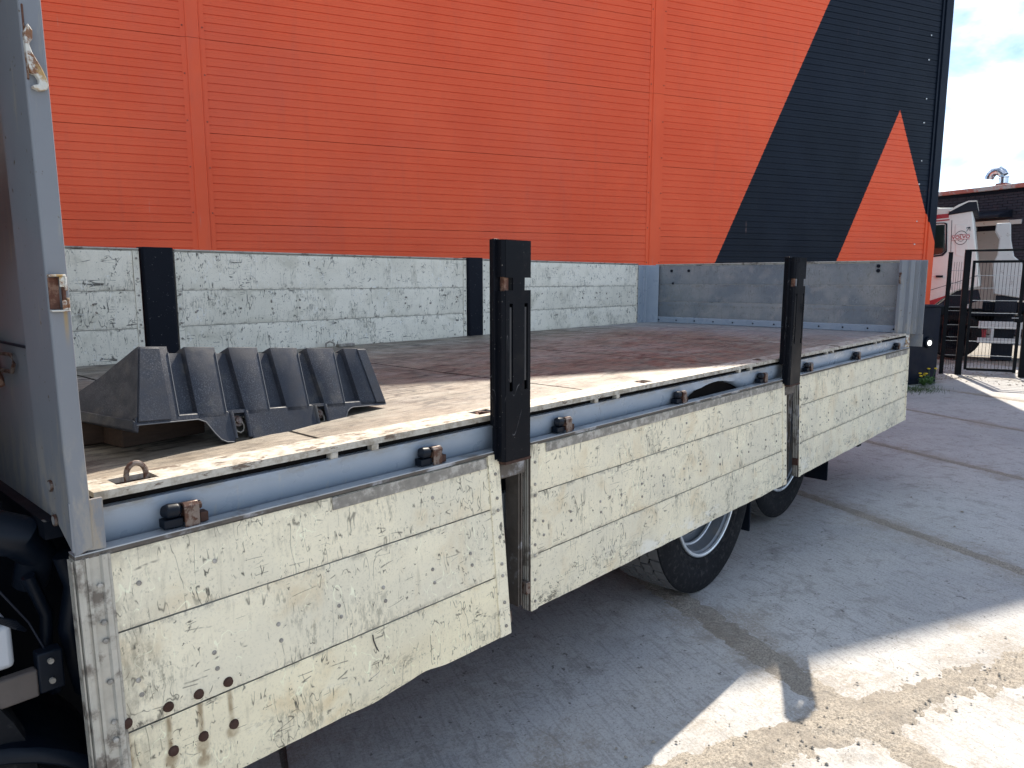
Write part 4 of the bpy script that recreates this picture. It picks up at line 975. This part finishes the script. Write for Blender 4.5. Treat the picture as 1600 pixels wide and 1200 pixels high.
# latch hook near the top and latch box
MB().prism([(-.0725, 1.985), (-.066, 2.0), (-.059, 1.99), (-.060, 1.975), (-.0665, 1.965), (-.062, 1.95), (-.050, 1.928), (-.043, 1.91), (-.0405, 1.898), (-.044, 1.889), (-.056, 1.886), (-.067, 1.89), (-.066, 1.894), (-.056, 1.897), (-.055, 1.905), (-.060, 1.913), (-.0685, 1.915), (-.072, 1.94)], -.0645, -.050, lambda p, q, c: Vector((p, c, q))).build('latch_hook', MAT['post_rust'], hp, bevel=.003, seg=3)
lb = MB().box(-.069, -.040, -.066, -.0505, 1.5485, 1.5525).box(-.0435, -.039, -.066, -.0505, 1.522, 1.5485).box(-.052, -.0435, -.066, -.0625, 1.529, 1.5485).box(-.069, -.037, -.066, -.0505, 1.482, 1.4855).box(-.041, -.037, -.066, -.0505, 1.4855, 1.508).box(-.050, -.041, -.066, -.0625, 1.4855, 1.504).build('latch_box', MAT['post_rust'], hp, bevel=.0015)
MB().box(-.068, -.051, -.054, -.0503, 1.4865, 1.547).box(-.046, -.041, -.060, -.0503, 1.5, 1.53).build('latch_back', MAT['rust'], lb)
ew = MB()
for (yy, zz) in ((.055, 1.118), (.048, 1.045)):
    MB().tube([(PX0+.0012, yy, zz), (PX0-.0035, yy, zz)], .0125, 18).build('hole_rim', MAT['clip'], hp)
    MB().tube([(PX0-.0036, yy, zz), (PX0-.0042, yy, zz)], .0095, 18).build('plug', MAT['post'], hp)
hb = MB().box(-.05, -.035, .139, DWI, 1.0, 2.35).build('headboard', MAT['post'], TK)
MB().box(-.056, -.0505, .139, DWI, 1.395, 1.40).build('seam', MAT['charcoal'], hb)
MB().tube([(-.056, .42, 1.37), (-.060, .30, 1.375), (-.061, .275, 1.355), (-.060, .30, 1.335), (-.056, .42, 1.33)], .0045, 8).build('lashing_loop', MAT['clip'], hb)
MB().tube([(-.054, .45, 1.42), (-.066, .44, 1.38), (-.066, .43, 1.32), (-.054, .43, 1.29)], .012, 8).build('hook', MAT['rust'], hb)
MB().box(-.075, .0, .10, DWI, .99, 1.03).build('front_sill', MAT['dark'], TK)
# front opposite post
MB().box(-.067, -.03, DWI+.01, DWI+.12, .99, 3.0).build('corner_post', MAT['post'], TK)
# underside
for yy in (.80, 1.62): MB().box(-1.6, 6.2, yy, yy+.09, .72, 1.0).build('chassis_rail', MAT['dark'], TK, bevel=.006)
for k in range(13): MB().box(.05+k*.5, .13+k*.5, .04, DWI-.02, .95, 1.029).build('cross_member', MAT['dark'], TK)
for (z0, z1, yy) in ((.670, .800, .045), (.455, .560, .045)):
    MB().box(.10, 2.02, yy, yy+.03, z0, z1).build('guard_beam', MAT['alu'], TK, bevel=.006)
for x_ in (.55, 1.62): MB().box(x_, x_+.06, .076, .13, .45, .95).build('guard_upright', MAT['dark'], TK)
MB().box(.3, 1.9, .35, .78, .50, .92).build('tool_box', MAT['hose'], TK, bevel=.03)
# narrow plate behind the first flap, at its front end
MB().prism([(-.052, .80), (-.012, .80), (.02, .30), (-.01, .27), (-.045, .33)], .0, .02, lambda p, q, c: Vector((p, c, q))).build('guard_plate', MAT['rail'], TK, bevel=.004)
# wheels
def wheel(xc, y0, zc, RR, label, far=False):
    s = -1 if far else 1
    wdt = .33; R0 = RR-.018; prof = [(R0-.02, .014), (R0, .024), (R0, wdt-.024), (R0-.02, wdt-.014)]
    wl = MB().lathe([(r, s*h) for r, h in prof], (xc, y0, zc), 96).build('wheel', MAT['tyre'], TK, label=label, smooth=True)
    tb_ = MB(); NB = 40; rowsb = ((.020, .074), (.086, .130), (.142, .188), (.200, .244), (.256, .310))
    for ri, (h0, h1) in enumerate(rowsb):
        for k in range(NB):
            a0 = 2*math.pi*(k+(ri % 2)*.5+.05)/NB; a1 = 2*math.pi*(k+(ri % 2)*.5+.89)/NB; am_ = (a0+a1)/2
            zz2 = .006 if 0 < ri < 4 else 0.
            pts = [(a0, h0+zz2), (am_, h0-zz2*(ri > 0)), (a1, h0+zz2), (a1, h1+zz2*(ri < 4)), (am_, h1-zz2*(ri < 4)), (a0, h1+zz2*(ri < 4))]
            vs = [(xc+(RR-(.003 if ri in (0, 4) else 0))*math.cos(a), y0+s*h, zc+(RR-(.003 if ri in (0, 4) else 0))*math.sin(a)) for a, h in pts]+[(xc+R0*math.cos(a), y0+s*h, zc+R0*math.sin(a)) for a, h in pts]
            tb_.add(vs, [(0, 1, 4, 5), (1, 2, 3, 4)]+[(q, (q+1) % 6, 6+(q+1) % 6, 6+q) for q in range(6)])
    tb_.build('tread_block', MAT['tread'], wl, kind='stuff')
    pr_ = [(.318, .028), (.326, .012), (.345, .008), (.352, .000), (.375, .0005), (.380, -.004), (.42, -.008), (.455, -.006), (.478, .001), (RR-.015, .006), (RR-.006, .011), (RR-.004, .0185)]
    MB().lathe([(r, s*h) for r, h in pr_], (xc, y0, zc), 96).build('sidewall', MAT['tyre'], wl, smooth=True)
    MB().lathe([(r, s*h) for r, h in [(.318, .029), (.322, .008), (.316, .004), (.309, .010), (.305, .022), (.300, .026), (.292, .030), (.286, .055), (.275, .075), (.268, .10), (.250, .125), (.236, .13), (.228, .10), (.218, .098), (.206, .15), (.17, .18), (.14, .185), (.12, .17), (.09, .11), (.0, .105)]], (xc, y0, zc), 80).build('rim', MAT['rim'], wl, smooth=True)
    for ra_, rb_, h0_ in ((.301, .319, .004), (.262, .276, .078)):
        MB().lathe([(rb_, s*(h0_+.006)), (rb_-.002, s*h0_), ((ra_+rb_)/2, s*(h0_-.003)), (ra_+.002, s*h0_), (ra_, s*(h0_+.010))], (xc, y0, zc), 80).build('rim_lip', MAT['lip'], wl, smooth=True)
    hub = MB()
    for q in range(10):
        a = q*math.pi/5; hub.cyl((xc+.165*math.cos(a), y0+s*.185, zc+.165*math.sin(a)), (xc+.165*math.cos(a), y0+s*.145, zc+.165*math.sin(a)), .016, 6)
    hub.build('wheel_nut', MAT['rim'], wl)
    return wl
wheel(2.85, .035, .44, .51, 'front wheel of the rear pair, with silver rim showing')
wheel(4.22, .19, .455, .50, 'rear wheel of the pair, half hidden by the boards')
wheel(2.85, DWI-.03, .44, .51, 'far side wheel of the front axle of the pair', True)
wheel(4.22, DWI-.15, .43, .50, 'far side wheel of the rear axle of the pair', True)
MB().box(2.2, 3.4, .036, .040, .70, 1.06).build('arch_shade_sheet', MAT['black_hole'], TK)  # added black sheet, paints the shade inside the wheel arch opening
for xa_ in (2.82, 4.19): MB().box(xa_, xa_+.06, .3, 2.25, .38, .48).build('axle', MAT['dark'], TK, bevel=.01)
am = MB(); vs = []
for i in range(19):
    a = R(-5+190*i/18); vs += [(2.83+.60*math.cos(a)*-1, .05, .50+.555*math.sin(a)), (2.83+.60*math.cos(a)*-1, .45, .50+.555*math.sin(a))]
am.add(vs, [(2*i, 2*i+1, 2*i+3, 2*i+2) for i in range(18)])
o = am.build('wheel_arch', MAT['dark'], TK); sm = o.modifiers.new('s', 'SOLIDIFY'); sm.thickness = .008
for (x_, y_, z0, z1) in ((3.50, .10, .06, .75), (4.98, .16, .05, .70)):
    MB().box(x_, x_+.015, y_, y_+.36, z0, z1).build('mud_flap', MAT['hose'], TK, bevel=.004)
MB().box(5.95, 6.05, .25, 2.3, .42, .52).build('rear_bar', MAT['dark'], TK, bevel=.01)
MB().box(5.55, 5.62, .12, .2, .22, .9).build('rear_stay', MAT['dark'], TK)
# cab and gear ahead of the body, seen in the lower left corner
cb = MB().prism([(-.46, .55), (-.40, 1.1), (-.44, 3.0), (-.9, 3.3), (-2.2, 3.0), (-2.4, 1.9), (-2.45, .5)], .12, 2.42, lambda p, q, c: Vector((p, c, q))).build('cab', MAT['post'], TK, bevel=.04, seg=3)
MB().box(-.438, -.425, .5, 2.0, 1.9, 2.6).build('rear_window', MAT['glass'], cb)
MB().tube([(-.17, .20, 2.6), (-.17, .20, 1.75), (-.165, .205, 1.68), (-.18, .23, 1.63), (-.25, .30, 1.61)], [.085, .085, .083, .07, .05], 16).build('air_intake', MAT['hose'], TK, smooth=True)
MB().tube([(-.26, .25, 1.01), (-.17, .20, 1.015), (-.10, .18, .985), (-.07, .20, .93), (-.085, .22, .86)], [.045, .05, .048, .04, .035], 14).build('air_filter', MAT['hose'], TK, smooth=True)
MB().tube([(-.03, .16, .93), (-.01, .17, .85), (-.035, .15, .76), (-.02, .16, .66), (.0, .2, .58)], .022, 12).build('hose', MAT['hose'], TK, smooth=True)
MB().tube([(-.10, .16, .90), (-.07, .17, .80), (-.085, .15, .70), (-.06, .2, .60)], .014, 10).build('hose', MAT['hose'], TK, smooth=True)
MB().tube([(-.2, .10, .97), (-.12, .10, .82), (-.085, .09, .715)], .0022, 6).build('cable', MAT['charcoal'], TK)
for k in range(5): MB().tube([(-.26, .08+.006*k, .89-.004*k), (-.18, .075+.006*k, .862-.004*k), (-.145, .09, .835-.004*k), (-.125, .11, .80)], .0028, 6).build('cable', MAT['hose'], TK, smooth=True)
MB().box(-.45, -.152, .09, .32, .735, .835).build('reservoir', MAT['whitebox'], TK, bevel=.012, seg=3)
MB().box(-.50, -.118, .075, .10, .660, .722).build('bracket_bar', MAT['brownbar'], TK, bevel=.004)
MB().box(-.118, -.070, .070, .105, .665, .755).build('bracket_plate', MAT['hose'], TK, bevel=.004)
MB().cyl((-.095, .07, .735), (-.095, .062, .735), .006, 8).build('bracket_bolt', MAT['strip'], TK)
MB().cyl((-.095, .07, .69), (-.095, .062, .69), .006, 8).build('bracket_bolt', MAT['strip'], TK)
mg = MB(); vs = []
for i in range(21):
    a = R(8+150*i/20)
    for (yy, dr_) in ((-.0, -.02), (.02, .0), (.25, .012), (.42, .01)): vs.append((-.34+(.42+dr_)*math.cos(a), yy+.02, .20+(.42+dr_)*math.sin(a)))
mg.add(vs, [(4*i+j, 4*i+j+1, 4*i+j+5, 4*i+j+4) for i in range(20) for j in range(3)])
o = mg.build('mudguard', MAT['hose'], TK, smooth=True); sm = o.modifiers.new('s', 'SOLIDIFY'); sm.thickness = .01
MB().lathe([(.28, .12), (.30, .06), (.42, .05), (.49, .07), (.50, .12), (.50, .34), (.46, .37)], (-.62, .0, .43), 60).build('wheel', MAT['tyre'], TK, smooth=True, label='front wheel under the cab, mostly out of frame')
MB().box(-.6, .45, .45, .5, .05, 1.0).build('inner_panel', MAT['dark'], TK)

# ------------------------------------------------------------------ plastic cover and timber blocks on the deck
U_ = Vector((.98178, .16991, -.08514)); V2 = Vector((-.17053, .98535, 0)); N2 = U_.cross(V2)*-1
if N2.z < 0: N2 = -N2
PL = Vector((.18006, .24779, 1.1+.08368)); SL, CL = math.sin(R(21)), math.cos(R(21))
def K(u, t, d):  # u along, t up the front sheet, d proud of it
    return PL + U_*u + (V2*SL+N2*CL)*t - (V2*CL-N2*SL)*d
def KV(u, v, w): return PL + U_*u + V2*v + N2*w
cv = thing('plastic_cover', 'dusty black ribbed plastic guard cover leaning on timber blocks on the deck', 'cover', (.55, .45, 1.1))
cols = [(.031, -.012), (.108, .102), (.158, .157), (.25, .244), (.295, .308), (.394, .39), (.441, .455), (.544, .54), (.583, .608), (.698, .693), (.745, .766), (.849, .886)]
def uat(k, t): a, b = cols[k]; return b+(a-b)*(t/.2)
pd = .020
def back(k, t): return uat(k, t)
sh = MB()
def sheet(m, grid):  # grid of points rows x cols
    r = len(grid); c = len(grid[0]); vs = [p for row in grid for p in row]
    m.add(vs, [(i*c+j, i*c+j+1, (i+1)*c+j+1, (i+1)*c+j) for i in range(r-1) for j in range(c-1)])
# recessed base skin and back slope in one section sweep (left to right)
def section(pro, ttop):
    pts = []
    for t_ in (.012, .06, .12, ttop-.012): pts.append(('f', t_, pro))
    # rounded ridge
    return pts
ridge_v = .2*SL; ridge_w = .2*CL
def sec_point(u_of_t, kind):
    pass
def sweep(ulo, uhi, pro, ttop, taper=0):
    """one strip: front face from apron to ridge, rounded over, down the back slope"""
    g = []
    for side, kk in ((0, ulo), (1, uhi)):
        row = []
        for t_ in (.0, .10, ttop): row.append(K(uat(kk, t_), t_, pro))
        ut = uat(kk, ttop)
        f0 = K(ut, ttop-.007, pro); 
        row.append(K(ut, ttop-.001, pro-.022))
        v0, w0 = ttop*SL-(pro-.024)*CL, ttop*CL+(pro-.024)*SL
        for q in (.5, 1.): row.append(KV(ut, v0+(.40-v0)*q, w0+(.02-w0)*q - .003))
        g.append(row)
    return g
skins = []
for k in range(11):
    pro = pd if k % 2 == 0 else 0.
    tt = .200 if k % 2 == 0 else .188
    g_ = sweep(k, k+1, pro, tt); skins.append(g_)
    inner = [[p - (V2*-CL+N2*SL)*-.006 for p in row] for row in g_]
    sheet(sh, g_)
for k in range(10):      # walls between rib and recess
    a = skins[k][1]; b = skins[k+1][0]; sheet(sh, [a, b])
body = sh.build('shell', MAT['cover'], cv, bevel=.004, seg=2)
wl_ = body.modifiers.new('weld', 'WELD'); wl_.merge_threshold = .0006
body.modifiers.move(1, 0)
# end walls
L_ = skins[0][0]; pol = [p for p in L_]; base = [KV(-.012, .40, .0), K(-.012, -.004, pd)]
MB().add(pol+base, [tuple(range(len(pol)+2))]).build('end_wall', MAT['cover'], cv)
R_ = skins[-1][1]; base = [KV(.886, .40, .0), K(.886, -.004, pd)]
MB().add(R_+base, [tuple(range(len(R_)+2))[::-1]]).build('end_wall', MAT['cover'], cv)
# sub-step on the first and last rib, flange round the ends
MB().prism([(.032, .196), (-.010, .002), (.080, .002), (.086, .196)], pd-.001, pd+.004, K).build('rib_step', MAT['cover'], cv, bevel=.002)
MB().prism([(.806, .196), (.838, .002), (.884, .002), (.848, .196)], pd-.001, pd+.004, K).build('rib_step', MAT['cover'], cv, bevel=.002)
MB().prism([(-.005, -.004), (-.022, .010), (-.022, -.018), (-.008, -.026)], -.02, .38, lambda p, q, c: KV(p, c, q+.006)).build('flange', MAT['cover'], cv, bevel=.004)
# apron with hem and slits
def apron(poly): return MB().prism(poly, pd-.008, pd, K).build('apron', MAT['cover'], cv, bevel=.003)
apron([(-.016, -.005), (.155, -.003), (.176, -.012), (.197, -.046), (.212, -.065), (.228, -.073), (.25, -.075), (.258, -.07), (.259, -.005), (.256, .006), (.250, .014), (-.014, .014)])
apron([(.307, -.004), (.309, .006), (.316, .014), (.552, .014), (.562, .006), (.564, -.01), (.560, -.066), (.557, -.073), (.318, -.077), (.313, -.07)])
apron([(.606, -.004), (.607, .006), (.612, .014), (.886, .012), (.890, -.006), (.725, -.006), (.710, -.010), (.697, -.019), (.670, -.058), (.658, -.070), (.646, -.074), (.626, -.072), (.614, -.066)])
MAT['highlight'] = plain('edge_highlight_paint', (.13, .135, .145), .6)  # light colour for thin tubes that paint highlights on rib edges and hems
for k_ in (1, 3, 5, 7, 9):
    MB().tube([K(uat(k_, q)+.0005, q, pd+.0002) for q in (.012, .06, .12, .185)], .0013, 6).build('edge_highlight', MAT['highlight'], cv)
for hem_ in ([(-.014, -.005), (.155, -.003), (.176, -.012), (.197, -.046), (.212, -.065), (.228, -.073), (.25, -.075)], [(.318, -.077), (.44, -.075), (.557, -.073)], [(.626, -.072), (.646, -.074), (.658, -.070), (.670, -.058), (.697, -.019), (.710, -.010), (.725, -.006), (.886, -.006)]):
    MB().tube([K(a_, b_, pd) for a_, b_ in hem_], .0016, 6).build('edge_highlight', MAT['highlight'], cv)
MB().prism([(.253, .0), (.253, .016), (.312, .016), (.312, .0)], -.004, .002, K).prism([(.560, .0), (.560, .016), (.610, .016), (.610, .0)], -.004, .002, K).prism([(-.01, .006), (.88, .006), (.88, .016), (-.01, .016)], .0, pd-.001, K).build('apron_backing', MAT['cover'], cv)
for (a, b) in ((.259, .307), (.564, .606)):
    for e_ in (a, b):
        MB().tube([K(e_, -.066, pd-.003), K(e_, -.02, pd-.001), K(e_, .0, pd-.001), K(e_+(.001 if e_ == a else .003), .010, pd-.003)], .0062, 8).build('slit_lip', MAT['cover'], cv, smooth=True)
    c_ = (a+b)/2+.003
    bo = MB().tube([K(c_, -.014, -.02), K(c_, -.014, .012)], .0095, 12).tube([K(c_, -.014, .0), K(c_, -.014, .005)], .016, 16).build('bolt', MAT['clip'], cv)
    MB().tube([K(c_+.016*math.sin(q*.628), -.030+.018*math.cos(q*.628), .006) for q in range(11)], .0022, 6).build('ring_clip', MAT['strip'], bo)
MB().add([KV(-.005, .03, -.004), KV(.875, .03, -.004), KV(.86, .39, .01), KV(.01, .39, .01)], [(0, 1, 2, 3)]).build('underside', MAT['cover'], cv)
def block(c, rz, dims, label):
    m = MB(); ca, sa = math.cos(rz), math.sin(rz); a, b, h = dims
    m.box(-a/2, a/2, -b/2, b/2, 0, h, lambda x_, y_, z_: Vector((c[0]+x_*ca-y_*sa, c[1]+x_*sa+y_*ca, 1.1005+z_)))
    o = m.build('timber_block', MAT['timber'], bevel=.004); tag(o, label, 'block')
    return o
block((.30, .45), R(8), (.24, .10, .072), 'brown timber block under the near left end of the black plastic cover')
block((.17, .57), R(84), (.16, .09, .075), 'second timber block farther in, beside the tall grey post')
